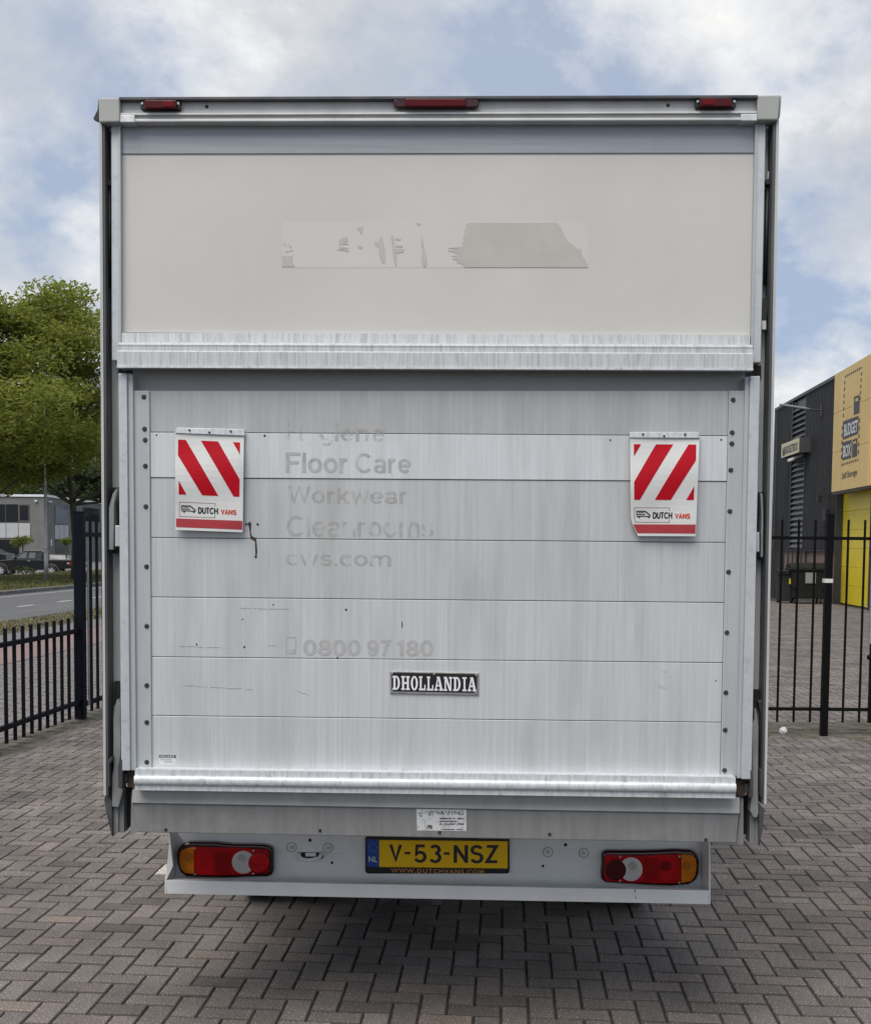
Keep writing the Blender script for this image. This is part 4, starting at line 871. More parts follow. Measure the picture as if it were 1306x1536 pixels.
# tall fence beyond the post
tf = empty('tall_fence', Matrix.Translation(Fp(YP, 0)), 'tall dark blue bar fence with a thick square post at the gateway', 'fence')
zpt = W(123, 769, YP).z
wbox('post', Fp(YP, -.02), Fp(YP, zpt), .088, .088, M_fence, tf, E1, bevel=.004)
wbox('post_cap', Fp(YP, zpt), Fp(YP, zpt + .012), .096, .096, M_fence, tf, E1)
zt1, zt2 = W(140, 802, YP + .3).z, W(140, 1052, YP + .3).z
for z in (zt1, zt2): wbox('rail', Fp(YP + .04, z), Fp(YP + 5.6, z), .045, .03, M_fence, tf, (0, 0, 1))
for k in range(33):
    y = YP + .12 + k * .171; x = Fp(y, 0)[0]
    wbox('bar', (x, y, .05), (x, y, zt1 + .17), .024, .024, M_fence, tf, E1)
gl = W(134, 806, YP + .12)
wbox('drop_bolt', (gl.x, gl.y - .05, .14), (gl.x, gl.y - .05, gl.z), .016, .016, M_galv, tf, E1)
# right fence with gate leaf, facing the camera
YG = G(1238, 1104).y
def RX(px): return W(px, 1000, YG).x
rf = empty('gate_fence', Matrix.Translation((RX(1238), YG, 0)), 'black steel bar fence and gate leaf in front of the storage shed', 'fence')
zp, zra, zrb, zbt, zbb = W(1238, 773, YG).z, W(1200, 807, YG).z, W(1200, 1063.5, YG).z, W(1192, 778.5, YG).z, W(1192, 1083, YG).z
PX = RX(1237.4)
wbox('post', (PX, YG, -.02), (PX, YG, zp), .062, .062, M_fence2, rf, (1, 0, 0), bevel=.003)
wbox('post_cap', (PX, YG, zp), (PX, YG, zp + .01), .066, .066, M_fence2, rf, (1, 0, 0))
wbox('tape_strip', (PX - .005, YG, W(1238, 874, YG).z), (PX - .005, YG, W(1238, 868, YG).z), .078, .07, M_whitetape, rf, (1, 0, 0))
for z in (zra, zrb):
    wbox('rail', (RX(1040), YG, z), (PX - .032, YG, z), .03, .025, M_fence2, rf, (0, 0, 1)); wbox('rail', (PX + .032, YG, z), (RX(1600), YG, z), .03, .025, M_fence2, rf, (0, 0, 1))
sp_ = RX(1192) - RX(1167.4)
for k in range(-5, 16):
    x = RX(1167) + k * sp_
    if abs(x - PX) < .05: continue
    V, F = tube([(x, YG, zbb), (x, YG, zbt - .008), (x, YG, zbt)], [.0115, .0115, .005], 8); build('bar', V, F, M_fence2, rf, local=False)
sx = RX(1303.5)
wbox('lock_stile', (sx, YG - .03, W(1303, 965, YG).z), (sx, YG - .03, W(1303, 795, YG).z), .05, .03, M_galv, rf, (1, 0, 0), bevel=.004)
wbox('lower_stile', (sx + .02, YG - .0, zbb), (sx + .02, YG - .0, W(1303, 966, YG).z), .04, .04, M_fence2, rf, (1, 0, 0))
h_ = W(1304, 986, YG - .05); build('latch_handle', *tube([h_ + Vector((-.025, 0, 0)), h_ + Vector((-.02, 0, 0)), h_ + Vector((.09, 0, 0))], [.014, .022, .022], 10), M_fence2, rf, local=False)
# crumpled paper on the paving
lp = G(1174, 1101); bm = bmesh.new(); bmesh.ops.create_icosphere(bm, subdivisions=3, radius=.036)
for v in bm.verts:
    v.co *= 1 + .28 * mnoise.noise(v.co * 55) + .12 * mnoise.noise(v.co * 130); v.co.z += .03
me = bpy.data.meshes.new('crumpled_paper'); bm.to_mesh(me); bm.free(); me.materials.append(mat('paper_white', (.68, .68, .70), .7))
o = bpy.data.objects.new('crumpled_paper', me); COL.objects.link(o); o.location = (lp.x, lp.y, .002); tag(o, 'crumpled ball of white paper on the paving before the black gate', 'litter')

# ================================================================== STORAGE SHED (right)
NRM = math.sqrt(1 + K * K)
def FB(px, py, off=0.0):
    d = ray(px, py); t = (C_FAC - off * NRM) / (d.x - K * d.y); return CO + d * t
def fpt(y, z, off=0.0): return Vector((C_FAC + K * y, y, z)) - E1 * off       # facade point at depth y
M_clad = mat('black_steel_cladding', (.020, .021, .023), .55, 0, spec=.25, col2=(.028, .029, .031), scale=2, stretch=(1, 1, .3))
M_lou = mat('dark_louvre', (.030, .031, .034), .4, .2, col2=(.036, .037, .040), scale=3)
M_panel_yel = mat('pale_yellow_panel', (.70, .48, .16), .5, 0, col2=(.74, .53, .20), scale=1.4, stretch=(1, 1, .4), col3=(.56, .34, .11), scale3=1.0, stretch3=(4, 4, .5), lo3=.5, hi3=.85, fac3=.6)
M_door_yel = mat('yellow_sectional_door', (.84, .66, .03), .45, 0, col2=(.79, .61, .03), scale=2)
M_brick = mat('brown_brickwork', (.19, .13, .10), .85, 0, col2=(.25, .18, .14), scale=9, stretch=(3, 3, 14), bump=.3, bscale=10, bstretch=(1, 1, 8))
M_signdark = mat('sign_dark_grey', (.035, .037, .042), .5)
M_signwhite = mat('sign_white', (.70, .70, .70), .5)
M_signcream = mat('sign_box_cream', (.62, .56, .36), .45)
yfar = FB(1158.5, 800).y; zroof = FB(1253, 564.5).z; zclad = FB(1235, 826).z
shed = empty('storage_shed', Matrix.Translation(fpt(yfar - 4, 0)), 'black ribbed storage shed with a large pale yellow sign panel and yellow door', 'building')
def fquad(name, pts, off, th, m, parent=shed, bevel=0, flat=True):
    P = [FB(a, b, off) for a, b in pts]; V, F = prism(P, [p + E1 * th for p in P]); return build(name, V, F, m, parent, local=False, bevel=bevel)
def fbox(name, y0, y1, z0, z1, off, th, m, parent=shed, bevel=0):
    P = [fpt(y1, z0, off), fpt(y0, z0, off), fpt(y0, z1, off), fpt(y1, z1, off)]; V, F = prism(P, [p + E1 * th for p in P]); return build(name, V, F, m, parent, local=False, bevel=bevel)
ynear = 14.0
yp1 = FB(1248.5, 700, .25).y; yp0 = FB(1304.6, 700, .25).y
yd1 = FB(1251, 850).y; yd0 = FB(1303.6, 850).y                 # door recess
# the shed's body
Pb = [fpt(yfar, -.05, -.30), fpt(ynear, -.05, -.30), fpt(ynear, zroof - .05, -.30), fpt(yfar, zroof - .05, -.30)]
V, F = prism(Pb, [p + E1 * 16 for p in Pb]); build('shed_core', V, F, M_clad, shed, local=False)
def cladding(y0, y1, z0, z1, nm='cladding'):
    n = max(2, int((y1 - y0) / .20)); pr = []
    s = (y1 - y0) / n
    for k in range(n):
        a = y0 + k * s; pr += [(a, .0), (a + s * .5, .0), (a + s * .6, .035), (a + s * .9, .035)]
    pr.append((y1, 0)); V = []; F = []
    for a, o_ in pr: V += [fpt(a, z0, o_), fpt(a, z1, o_)]
    for i in range(len(pr) - 1): F.append((2 * i, 2 * i + 1, 2 * i + 3, 2 * i + 2))
    return build(nm, V, F, M_clad, shed, local=False)
ylv0, ylv1 = FB(1207.4, 700).y, FB(1187.6, 700).y
cladding(ylv1, yfar, zclad, zroof - .04); cladding(yd1, ylv0, zclad, zroof - .04); cladding(ynear, yd0, zclad, zroof - .04)
cladding(yd0, yd1, FB(1250, 739).z + .05, zroof - .04)
fbox('roof_trim', ynear, yfar, zroof - .08, zroof + .03, .06, .2, M_signdark)
fbox('corner_trim', yfar - .16, yfar + .05, 0, zroof - .08, .05, .2, M_signdark)
fbox('downpipe', yfar - .62, yfar - .55, 0, zroof - .1, .08, .06, M_signdark)
fbox('louvre_backing', ylv0, ylv1, zclad, zroof - .1, -.06, .05, M_lou)
z = zclad + .1
while z < zroof - .35:
    P = [fpt(ylv1, z, .045), fpt(ylv0, z, .045), fpt(ylv0, z + .15, -.05), fpt(ylv1, z + .15, -.05)]
    V, F = prism(P, [p + Vector((0, 0, .012)) for p in P]); build('louvre_slat', V, F, M_lou, shed, local=False); z += .20
for yy in (ylv0 - .02, ylv1 + .02): fbox('louvre_frame', yy - .03, yy + .03, zclad, zroof - .1, .05, .1, M_signdark)
fbox('brick_base', yd1 + .02, yfar, -.05, zclad - .004, -.03, .25, M_brick); fbox('brick_base', ynear, yd0, -.05, zclad - .004, -.03, .25, M_brick)
fbox('drip_flashing', yd1, yfar, zclad - .03, zclad + .02, .045, .1, M_signdark)
# door
zdt = FB(1252, 742).z
fbox('door_reveal', yd1 - .05, yd1 + .01, 0, zdt + .15, .02, .32, M_signdark); fbox('door_reveal', yd0 - .01, yd0 + .05, 0, zdt + .15, .02, .32, M_signdark)
npan = 6
for k in range(npan):
    fbox('door_panel', yd0 + .055, yd1 - .055, .03 + k * (zdt / npan), .03 + (k + 1) * (zdt / npan) - .007, -.20, .05, M_door_yel, bevel=.006)
yw1, yw0 = FB(1291, 860).y, FB(1300.4, 860).y
wk = fbox('wicket_door', yw0, yw1, .16, FB(1295, 820).z, -.185, .02, M_door_yel, bevel=.004)
fbox('wicket_head', yw0 - .03, yw1 + .03, FB(1295, 820).z + .0, FB(1295, 818).z + .03, -.175, .03, M_signwhite, wk)
fbox('door_notice', yw0 + .12, yw0 + .45, 1.15, 1.52, -.178, .005, M_signwhite, wk)
fbox('threshold_strip', yw0, yw1, .02, .14, -.18, .02, M_signwhite, wk)
# sign panel: six plates
pan = fquad('sign_panel', [(1247.4, 738.6), (1304.4, 727.8), (1305.4, 530.5), (1252.6, 561.4)], .30, .30, M_panel_yel)
ya, yb = FB(1249.6, 650, .3).y, FB(1304.9, 650, .3).y; zA, zB = FB(1250, 738, .3).z, FB(1252.6, 561.4, .3).z
ym = ya + (yb - ya) * .52
for (y0, y1) in ((yb, ym), (ym, ya)):
    for k in range(3):
        fbox('sign_plate', y0 + .008, y1 - .008, zA + (zB - zA) * k / 3 + .008, zA + (zB - zA) * (k + 1) / 3 - .008, .312, .012, M_panel_yel, pan)
def s4(a, b): return (1136 + a / 5.906, 520 + b / 5.906)
def fdec(name, pts, m, off=.318): return fquad(name, [s4(*p) for p in pts], off, .004, m, pan)
for a, b in ((768, 916),):
    pass
import itertools
def dashline(p, q, n, th, vert):
    for k in range(n):
        t0, t1 = (k + .2) / n, (k + .75) / n
        a = (p[0] + (q[0] - p[0]) * t0, p[1] + (q[1] - p[1]) * t0); b = (p[0] + (q[0] - p[0]) * t1, p[1] + (q[1] - p[1]) * t1)
        if vert: fdec('dashed_line', [(a[0] - th, a[1]), (b[0] - th, b[1]), (b[0] + th, b[1]), (a[0] + th, a[1])], M_signdark)
        else: fdec('dashed_line', [(a[0], a[1] - th), (a[0], a[1] + th), (b[0], b[1] + th), (b[0], b[1] - th)], M_signdark)
dashline((768, 268), (922, 182), 9, 9, False); dashline((735, 1048), (890, 1000), 9, 9, False)
dashline((769, 290), (754, 640), 6, 4, True); dashline((916, 215), (903, 490), 5, 4, True); dashline((748, 690), (738, 1010), 5, 4, True); dashline((900, 620), (886, 970), 5, 4, True)
fdec('sign_block', [(850, 445), (900, 425), (898, 585), (848, 606)], M_signdark); fdec('sign_block_mark', [(863, 462), (888, 453), (887, 478), (862, 487)], M_panel_yel, .324)
fdec('sign_block', [(752, 662), (890, 612), (886, 770), (750, 826)], M_signdark); fdec('sign_block', [(748, 848), (828, 824), (824, 985), (746, 1008)], M_signdark)
fdec('sign_block', [(836, 826), (880, 806), (877, 968), (833, 985)], M_signdark); fdec('sign_block_mark', [(846, 842), (868, 834), (867, 856), (845, 864)], M_panel_yel, .324)
def ftext(s, bl, br, tr, tl, m, off, parent, bold=.02, fn=s4):
    V, F = text_quad(s, *[FB(*fn(*p), off) for p in (bl, br, tr, tl)], bold=bold); return build('sign_lettering', V, F, m, parent, local=False)
ftext('BUDGET', (762, 800), (882, 752), (886, 645), (764, 690), M_signwhite, .326, pan, .03); ftext('BOX', (754, 985), (822, 964), (824, 856), (757, 878), M_signwhite, .326, pan, .03)
ftext('Self Storage', (742, 1192), (874, 1150), (876, 1078), (744, 1118), M_signdark, .322, pan, .008)
fquad('panel_underside', [(1249, 742.5), (1306, 731), (1304.4, 728.4), (1247.4, 739.4)], .28, .25, M_signdark, pan)
# projecting box sign
bs = fquad('box_sign', [s4(205, 990), s4(368, 935), s4(368, 802), s4(208, 866)], .42, .40, M_signdark)
fquad('sign_face', [s4(207, 988), s4(363, 934), s4(365, 806), s4(210, 868)], .425, .01, M_signcream, bs)
ftext('BUDGETBOX', (238, 955), (352, 915), (354, 842), (240, 884), M_signdark, .432, bs, .02)
fquad('sign_mark', [s4(217, 970), s4(236, 963), s4(237, 890), s4(218, 898)], .430, .004, M_signdark, bs); fquad('sign_mark_dot', [s4(224, 915), s4(232, 911), s4(232, 900), s4(224, 904)], .434, .003, M_signcream, bs)
# wall lamp, flood light, camera
b0 = FB(*s4(565, 565), .04); lamp_ = empty('wall_lamp', Matrix.Translation(b0), 'slim grey wall lamp on a bracket high on the black shed', 'lamp')
wbox('back_plate', b0 - Vector((0, 0, .18)), b0 + Vector((0, 0, .18)), .12, .05, M_signdark, lamp_, E2)
build('arm', *tube([b0, b0 - E1 * .45 + Vector((0, 0, .05))], .025, 8), M_signdark, lamp_, local=False)
build('lamp_head', *tube([b0 - E1 * .40 + Vector((0, 0, .045)), b0 - E1 * .5 + Vector((0, 0, .06)), b0 - E1 * 1.35 + Vector((0, 0, .19)), b0 - E1 * 1.4 + Vector((0, 0, .2))], [.025, .045, .045, .02], 8), mat('lamp_grey', (.20, .21, .21), .5), lamp_, local=False)
b1 = FB(*s4(395, 965), .05); o = build('flood_light', *prism([b1 - E1 * .5 + E2 * s * .1 + Vector((0, 0, h)) for s, h in ((-1, -.22), (1, -.22), (1, -.12), (-1, -.12))], [b1 + E2 * s * .1 + Vector((0, 0, h)) for s, h in ((-1, -.02), (1, -.02), (1, .06), (-1, .06))]), M_signwhite, None, origin=b1)
tag(o, 'small white flood light under the cream box sign', 'lamp')
b2 = FB(1243.5, 744, .05); sc_ = empty('security_camera', Matrix.Translation(b2), 'small black security camera on the shed beside the sign panel', 'camera')
wbox('wall_bracket', b2, b2 - E1 * .3, .06, .06, M_signdark, sc_, (0, 0, 1)); wbox('camera_body', b2 - E1 * .32 + Vector((0, 0, .02)), b2 - E1 * .32 + Vector((0, 0, -.22)), .13, .13, M_black, sc_, E1)
b3 = FB(1241, 773, .03); o = build('meter_box', *prism([b3 - E1 * .14 + E2 * s * .22 + Vector((0, 0, h)) for s, h in ((-1, -.2), (1, -.2), (1, .2), (-1, .2))], [b3 + E2 * s * .22 + Vector((0, 0, h)) for s, h in ((-1, -.2), (1, -.2), (1, .2), (-1, .2))]), M_black, None, origin=b3, bevel=.01)
tag(o, 'black wall box on the ribbed cladding left of the yellow door', 'box')
# fence behind the bins
M_boards = mat('dark_board_fence', (.022, .022, .028), .6, 0, col2=(.034, .033, .04), scale=3, stretch=(6, 6, .4))
bf = G(1180, 903.5); YB = bf.y + 3.4; zbf = W(1180, 824, YB).z
def BX(px): return W(px, 860, YB).x
sf = empty('screen_fence', Matrix.Translation((BX(1180), YB, 0)), 'dark vertical board fence standing behind the rubbish containers', 'fence')
wbox('rail', (BX(1085), YB, zbf), (BX(1249), YB, zbf), .06, .05, M_boards, sf, (0, 0, 1))
x = BX(1085); k = 0
while x < BX(1171):
    wbox('board', (x, YB + random.uniform(-.01, .01), -.01), (x, YB, zbf - .035), .125, .03, M_boards, sf, (1, 0, 0)); x += .14
while x < BX(1248):
    wbox('bar', (x, YB, -.01), (x, YB, zbf - .03), .05, .04, M_boards, sf, (1, 0, 0)); x += .155

# ------------------------------------------------------------------ bins
def lbox(parent, name, x0, x1, y0, y1, z0, z1, m, bevel=0, taper=0.0):
    V, F = boxvf(x0, x1, y0, y1, z0, z1)
    V = [(x * (1 - taper) if z == z0 else x, y * (1 - taper) if z == z0 else y, z) for x, y, z in V]
    return build(name, V, F, m, parent, bevel=bevel)
M_bin = mat('bin_plastic_dark', (.010, .011, .011), .6, 0, col2=(.015, .016, .016), scale=5, spec=.2)
M_bin2 = mat('bin_plastic_grey', (.024, .026, .028), .6, 0, col2=(.03, .032, .034), scale=5, spec=.2)
def disc_wheel(parent, x, y, r, w, m=M_black):
    return build('wheel', *tube([(x - w / 2, y, r), (x + w / 2, y, r)], r, 14), m, parent)
q = G(1213, 906); db = empty('rubbish_container', Matrix.Translation((q.x, q.y + .35, 0)) @ Matrix.Rotation(R(-6), 4, 'Z'), 'large black four-wheeled rubbish container beside the brick wall', 'container')
lbox(db, 'body', -.55, .55, -.42, .42, .17, 1.08, M_bin, .03, .10); lbox(db, 'rim', -.60, .60, -.47, .47, 1.06, 1.14, M_bin, .015)
V, F = prism([(-.58, y, z) for y, z in ((-.46, 1.142), (.46, 1.142), (.44, 1.22), (.1, 1.30), (-.3, 1.27))], [(.58, y, z) for y, z in ((-.46, 1.142), (.46, 1.142), (.44, 1.22), (.1, 1.30), (-.3, 1.27))]); build('lid', V, F, M_bin, db, bevel=.02)
lbox(db, 'front_label', -.12, .20, -.432, -.421, .66, 1.0, mat('label_grey', (.22, .24, .24), .6)); lbox(db, 'pocket', -.5, -.4, -.45, -.42, .5, .95, M_bin, .01); lbox(db, 'pocket', .4, .5, -.45, -.42, .5, .95, M_bin, .01)
for sx_ in (-.4, .4):
    for sy_ in (-.3, .3): disc_wheel(db, sx_, sy_, .085, .05)
q = G(1182, 905); wb = empty('wheelie_bin', Matrix.Translation((q.x, q.y + .2, 0)), 'grey wheelie bin with a yellow sticker next to the black container', 'bin')
lbox(wb, 'body', -.24, .24, -.28, .28, .07, .98, M_bin2, .02, .16); lbox(wb, 'lid', -.28, .28, -.34, .30, .985, 1.06, M_bin2, .02); lbox(wb, 'lip', -.29, .29, -.32, .31, .93, .984, M_bin2, .01)
lbox(wb, 'yellow_sticker', -.03, .09, -.298, -.282, .62, .80, M_door_yel); build('axle', *tube([(-.22, .22, .1), (.22, .22, .1)], .015, 6), M_black, wb)
disc_wheel(wb, -.22, .24, .1, .05); disc_wheel(wb, .22, .24, .1, .05); lbox(wb, 'handle', -.2, .2, .32, .35, .94, .98, M_bin2, .01)

# ================================================================== LEFT BACKGROUND
def leaf_cloud(name, clumps, per, size, m, parent, tone_lo=.7, tone_hi=1.25, seed=1, flat=.5):
    """clumps: list of (centre, radius); many small folded leaves spread through each clump"""
    rnd = random.Random(seed); V, F, T = [], [], []
    for c, r in clumps:
        base = rnd.uniform(tone_lo, tone_hi)
        for _ in range(int(per * (r[0] * r[1]) ** .5 if isinstance(r, tuple) else per * r)):
            rr = r if isinstance(r, tuple) else (r, r, r)
            d = Vector((rnd.gauss(0, 1), rnd.gauss(0, 1), rnd.gauss(0, 1))).normalized() * (rnd.random() ** .45)
            p = Vector(c) + Vector((d.x * rr[0], d.y * rr[1], d.z * rr[2]))
            s = size * rnd.uniform(.6, 1.3)
            a = Vector((rnd.gauss(0, 1), rnd.gauss(0, 1), rnd.gauss(0, flat))).normalized(); b = a.orthogonal().normalized(); b = (Matrix.Rotation(rnd.uniform(0, 6.28), 3, a) @ b)
            n = len(V); V += [p - a * s, p + b * s * .42, p + a * s, p - b * s * .42]
            F.append((n, n + 1, n + 2, n + 3)); t = base * rnd.uniform(.8, 1.2); T.append((t * rnd.uniform(.92, 1.12), t, t * .9))
    o = build(name, V, F, m, parent, local=False, tones=T); return o
def leafmat(name, c, trans=.35):
    m = bpy.data.materials.new(name); m.use_nodes = True; t = m.node_tree; b = t.nodes['Principled BSDF']
    at = t.nodes.new('ShaderNodeAttribute'); at.attribute_name = 'tone'
    x = t.nodes.new('ShaderNodeMix'); x.data_type = 'RGBA'; x.blend_type = 'MULTIPLY'; x.inputs['Factor'].default_value = 1; x.inputs['A'].default_value = (*c, 1)
    t.links.new(at.outputs['Color'], x.inputs['B']); t.links.new(x.outputs['Result'], b.inputs['Base Color']); b.inputs['Roughness'].default_value = .6
    tr = t.nodes.new('ShaderNodeBsdfTranslucent'); t.links.new(x.outputs['Result'], tr.inputs[0]); ms = t.nodes.new('ShaderNodeMixShader'); ms.inputs[0].default_value = trans
    t.links.new(b.outputs[0], ms.inputs[1]); t.links.new(tr.outputs[0], ms.inputs[2]); t.links.new(ms.outputs[0], t.nodes['Material Output'].inputs[0]); return m
M_leaf = leafmat('spring_oak_leaf', (.20, .235, .04), .5); M_leaf_dark = leafmat('dark_wood_leaf', (.045, .065, .022), .25); M_leaf_round = leafmat('clipped_bush_leaf', (.13, .165, .035)); M_blade = leafmat('grass_blade', (.12, .13, .045), .25); M_dry = leafmat('dry_stalk', (.135, .125, .06), .2)
M_bark = mat('bark', (.055, .048, .036), .9, 0, col2=(.085, .075, .05), scale=3, stretch=(3, 3, .5), bump=.5, bscale=14)
def tree(name, base, top, rad, crown0, label, seed, leaf, m, nclump, per, group=None, trunk_r=.2, cat='tree', spread=1.0, lean=0.0):
    rnd = random.Random(seed); base = Vector(base); root = empty(name, Matrix.Translation(base), label, cat, group)
    H = top - base.z
    path = [base + Vector((lean * k / 6 + rnd.uniform(-.08, .08) * k, rnd.uniform(-.05, .05) * k, H * .8 * k / 6)) for k in range(7)]; path[0] = base.copy()
    rs = [trunk_r * (1.25 if k == 0 else 1 - .13 * k) for k in range(7)]
    tr = build('trunk', *tube(path, rs, 10), M_bark, root, local=False, smooth=True)
    c0 = base + Vector((lean * .6, 0, crown0)); ch = top - base.z - crown0
    clumps = []; LV = []
    for k in range(nclump):
        f = (k + rnd.random()) / nclump; zc = crown0 + ch * (.04 + .93 * f)
        prof = min(1.0, .72 + .75 * f) if f < .38 else max(.06, (1 - (f - .38) / .64)) ** .75
        a = rnd.uniform(0, 6.283); rr = rad * prof * math.sqrt(rnd.uniform(.10, 1)) * rnd.uniform(.85, 1.15); zc += rnd.uniform(-.05, .05) * ch
        p = base + Vector((lean * f + rr * math.cos(a) * spread, rr * math.sin(a), zc)); r = rad * rnd.uniform(.13, .25)
        clumps.append((p, (r * 1.25, r * 1.25, r * .62)))
        if k % 3 == 0:
            s = path[min(6, 2 + int(4 * f))]; mid = s.lerp(p, .55) + Vector((0, 0, -.25)); LV.append(tube([s, mid, p], [trunk_r * .32, trunk_r * .18, trunk_r * .06], 6))
    build('limbs', *join(LV), M_bark, tr, local=False, smooth=True)
    leaf_cloud('crown', clumps, per, leaf, m, root, seed=seed)
    return root
tA = G(114, 871); zA_ = W(95, 440, tA.y).z
tree('street_tree', (tA.x, tA.y, .0), zA_, 6.0, 3.9, 'tall leafy street tree whose trunk stands in the grass verge before the grey office', 11, .108, M_leaf, 66, 560, 'street trees on the verge', .19, lean=-.3)
tB = W(-32, 871, tA.y - 4.0)
tree('street_tree', (tB.x, tA.y - 4.0, .0), W(5, 446, tA.y - 4).z, 6.0, 4.5, 'street tree with drooping lower foliage left of the lamp post', 23, .108, M_leaf, 62, 560, 'street trees on the verge', .19)
for k, (px, Y, top, rad) in enumerate(((-90, 130, 17, 9), (-20, 138, 19, 9), (45, 132, 16, 8), (100, 140, 20, 9), (160, 134, 18, 9), (230, 140, 19, 9))):
    b_ = W(px, 820, Y)
    tree('background_tree', (b_.x, Y, -.25), top, rad, 1.2, 'dark tree rising behind the flat-roofed grey office', 31 + k, .30, M_leaf_dark, 50, 170, 'dark trees behind the office', .3)
# street lamp
lb = G(70, 874); sl_ = empty('street_lamp', Matrix.Translation(lb), 'slim grey street lamp post standing in the grass verge', 'street lamp')
zj, zk_ = W(70, 823, lb.y).z, W(70, 728, lb.y).z
build('lower_pole', *tube([lb, (lb.x, lb.y, zj)], .085, 12), M_galv, sl_, local=False, smooth=True); build('middle_pole', *tube([(lb.x, lb.y, zj), (lb.x, lb.y, zj + .03), (lb.x, lb.y, zk_)], [.085, .068, .066], 12), M_galv, sl_, local=False, smooth=True)
build('upper_pole', *tube([(lb.x, lb.y, zk_), (lb.x, lb.y, zk_ + .05), (lb.x, lb.y, 8.6)], [.066, .052, .042], 12), M_galv, sl_, local=False, smooth=True)
build('lamp_head', *tube([(lb.x - .02, lb.y, 8.58), (lb.x + .15, lb.y, 8.66), (lb.x + .5, lb.y, 8.68), (lb.x + .75, lb.y, 8.66)], [.045, .10, .11, .05], 10), M_galv, sl_, local=False)
# grass
rnd = random.Random(5)
def blades(name, c0, c1, y0, y1, n, h0, h1, m, z=.0, w=.02, pxr=(-120, 260)):
    V, F, T = [], [], []
    while n > 0:
        y = rnd.uniform(y0, y1); c = rnd.uniform(c0, c1); x = c + K * y; q = project(x, y)
        n -= 1
        if q is None or not pxr[0] < q[0] < pxr[1]: continue
        h = rnd.uniform(h0, h1) * (.7 + .6 * mnoise.noise(Vector((x, y, 0)) * .7)); a = rnd.uniform(0, 6.28); ww = w * rnd.uniform(.6, 1.5); lx_, ly_ = rnd.gauss(0, .35) * h, rnd.gauss(0, .35) * h
        k = len(V); V += [(x - ww * math.cos(a), y - ww * math.sin(a), z), (x + ww * math.cos(a), y + ww * math.sin(a), z), (x + lx_, y + ly_, z + max(.03, h))]; F.append((k, k + 1, k + 2))
        t = rnd.uniform(.65, 1.3) + .35 * mnoise.noise(Vector((x, y, 3)) * .35); T.append((t * rnd.uniform(.9, 1.25), t, t * .9))
    o = build(name, V, F, m, None, tones=T); return tag(o, kind='stuff')
tag(blades('verge_grass', C_ROAD1 - 8.6, C_ROAD1 - .25, 24, 74, 70000, .06, .22, M_blade, .0, .03), 'rough green grass on the verge beyond the road', 'grass')
tag(blades('dry_grass', C_ROAD0 + .1, C_VERGE - .05, 12, 44, 7000, .02, .10, M_dry, .005, .016), 'dry brown grass and leaf litter along the near road edge', 'grass')
bq = W(40, 862, 61.0)
lbsh = empty('low_bush', Matrix.Translation((bq.x, 61.0, 0)), 'low dark green bush in the verge in front of the black pickup', 'bush')
leaf_cloud('foliage', [((bq.x + dx, 61.0 + dy, .28), (.3, .3, .22)) for dx, dy in ((-.5, 0), (-.1, .1), (.3, -.1))], 420, .06, M_leaf_dark, lbsh, seed=3)
build('stem', *tube([(bq.x, 61.0, -.02), (bq.x, 61.0, .3)], .03, 6), M_bark, lbsh, local=False)
# office building
YO = 106.0
M_office = mat('grey_brick_render', (.135, .14, .135), .85, 0, col2=(.165, .17, .162), scale=1.2, bump=.15, bscale=6)
M_glass = mat('dark_window_glass', (.010, .012, .014), .10, 0, spec=.3); M_ofr = mat('window_frame_brown', (.10, .085, .075), .5); M_opan = mat('grey_white_panel', (.40, .41, .42), .5, 0, col2=(.43, .44, .45), scale=1); M_roofedge = mat('white_roof_edge', (.68, .70, .74), .5)
cx0 = W(69, 800, YO).x; zR = W(40, 745, YO).z; XS = cx0 + .9
office = empty('office_building', Matrix.Translation((cx0 - 5, YO, -.25)), 'two-storey grey office with white panels and a flat roof beyond the road', 'building')
# front face runs along x at YO; the side face runs back along (SDX, 1)
SDX = -.02
V, F = prism([(cx0 - 26, YO, -.3), (cx0, YO, -.3), (cx0 + SDX * 24, YO + 24, -.3), (cx0 - 26, YO + 24, -.3)], [(cx0 - 26, YO, zR), (cx0, YO, zR), (cx0 + SDX * 24, YO + 24, zR), (cx0 - 26, YO + 24, zR)]); build('wall', V, F, M_office, office, local=False)
V, F = prism([(cx0 - 26.1, YO - .12, zR + .002), (cx0 + .12, YO - .12, zR + .002), (cx0 + .12 + SDX * 24, YO + 24, zR + .002), (cx0 - 26.1, YO + 24, zR + .002)], [(cx0 - 26.1, YO - .12, zR + .2), (cx0 + .12, YO - .12, zR + .2), (cx0 + .12 + SDX * 24, YO + 24, zR + .2), (cx0 - 26.1, YO + 24, zR + .2)]); build('roof_edge', V, F, M_roofedge, office, local=False)
def ofront(name, x0, y0, x1, y1, m, out=.04, parent=office, th=.03):
    a, b = W(x0, y0, YO - out), W(x1, y1, YO - out); return build(name, *boxvf(a.x, b.x, YO - out, YO - out + th, b.z, a.z), m, parent, local=False)
def side_hit(px, py):
    d = ray(px, py); t = (cx0 + SDX * (-YO) - CO.x + SDX * 0) ; s = (cx0 - SDX * YO) / (d.x - SDX * d.y); return CO + d * s
def oside(name, x0, y0, x1, y1, m, out=.04, parent=office, th=.03):
    a, b = side_hit(x0, y0), side_hit(x1, y1); z1 = a.z; z0 = side_hit(x0, y1).z
    P = [(a.x + out, a.y, z0), (b.x + out, b.y, z0), (b.x + out, b.y, z1), (a.x + out, a.y, z1)]; V, F = prism(P, [(x - th, y, z) for x, y, z in P]); return build(name, V, F, m, parent, local=False)
w1 = ofront('window', -70, 755.5, 45, 783.5, M_ofr, .03)
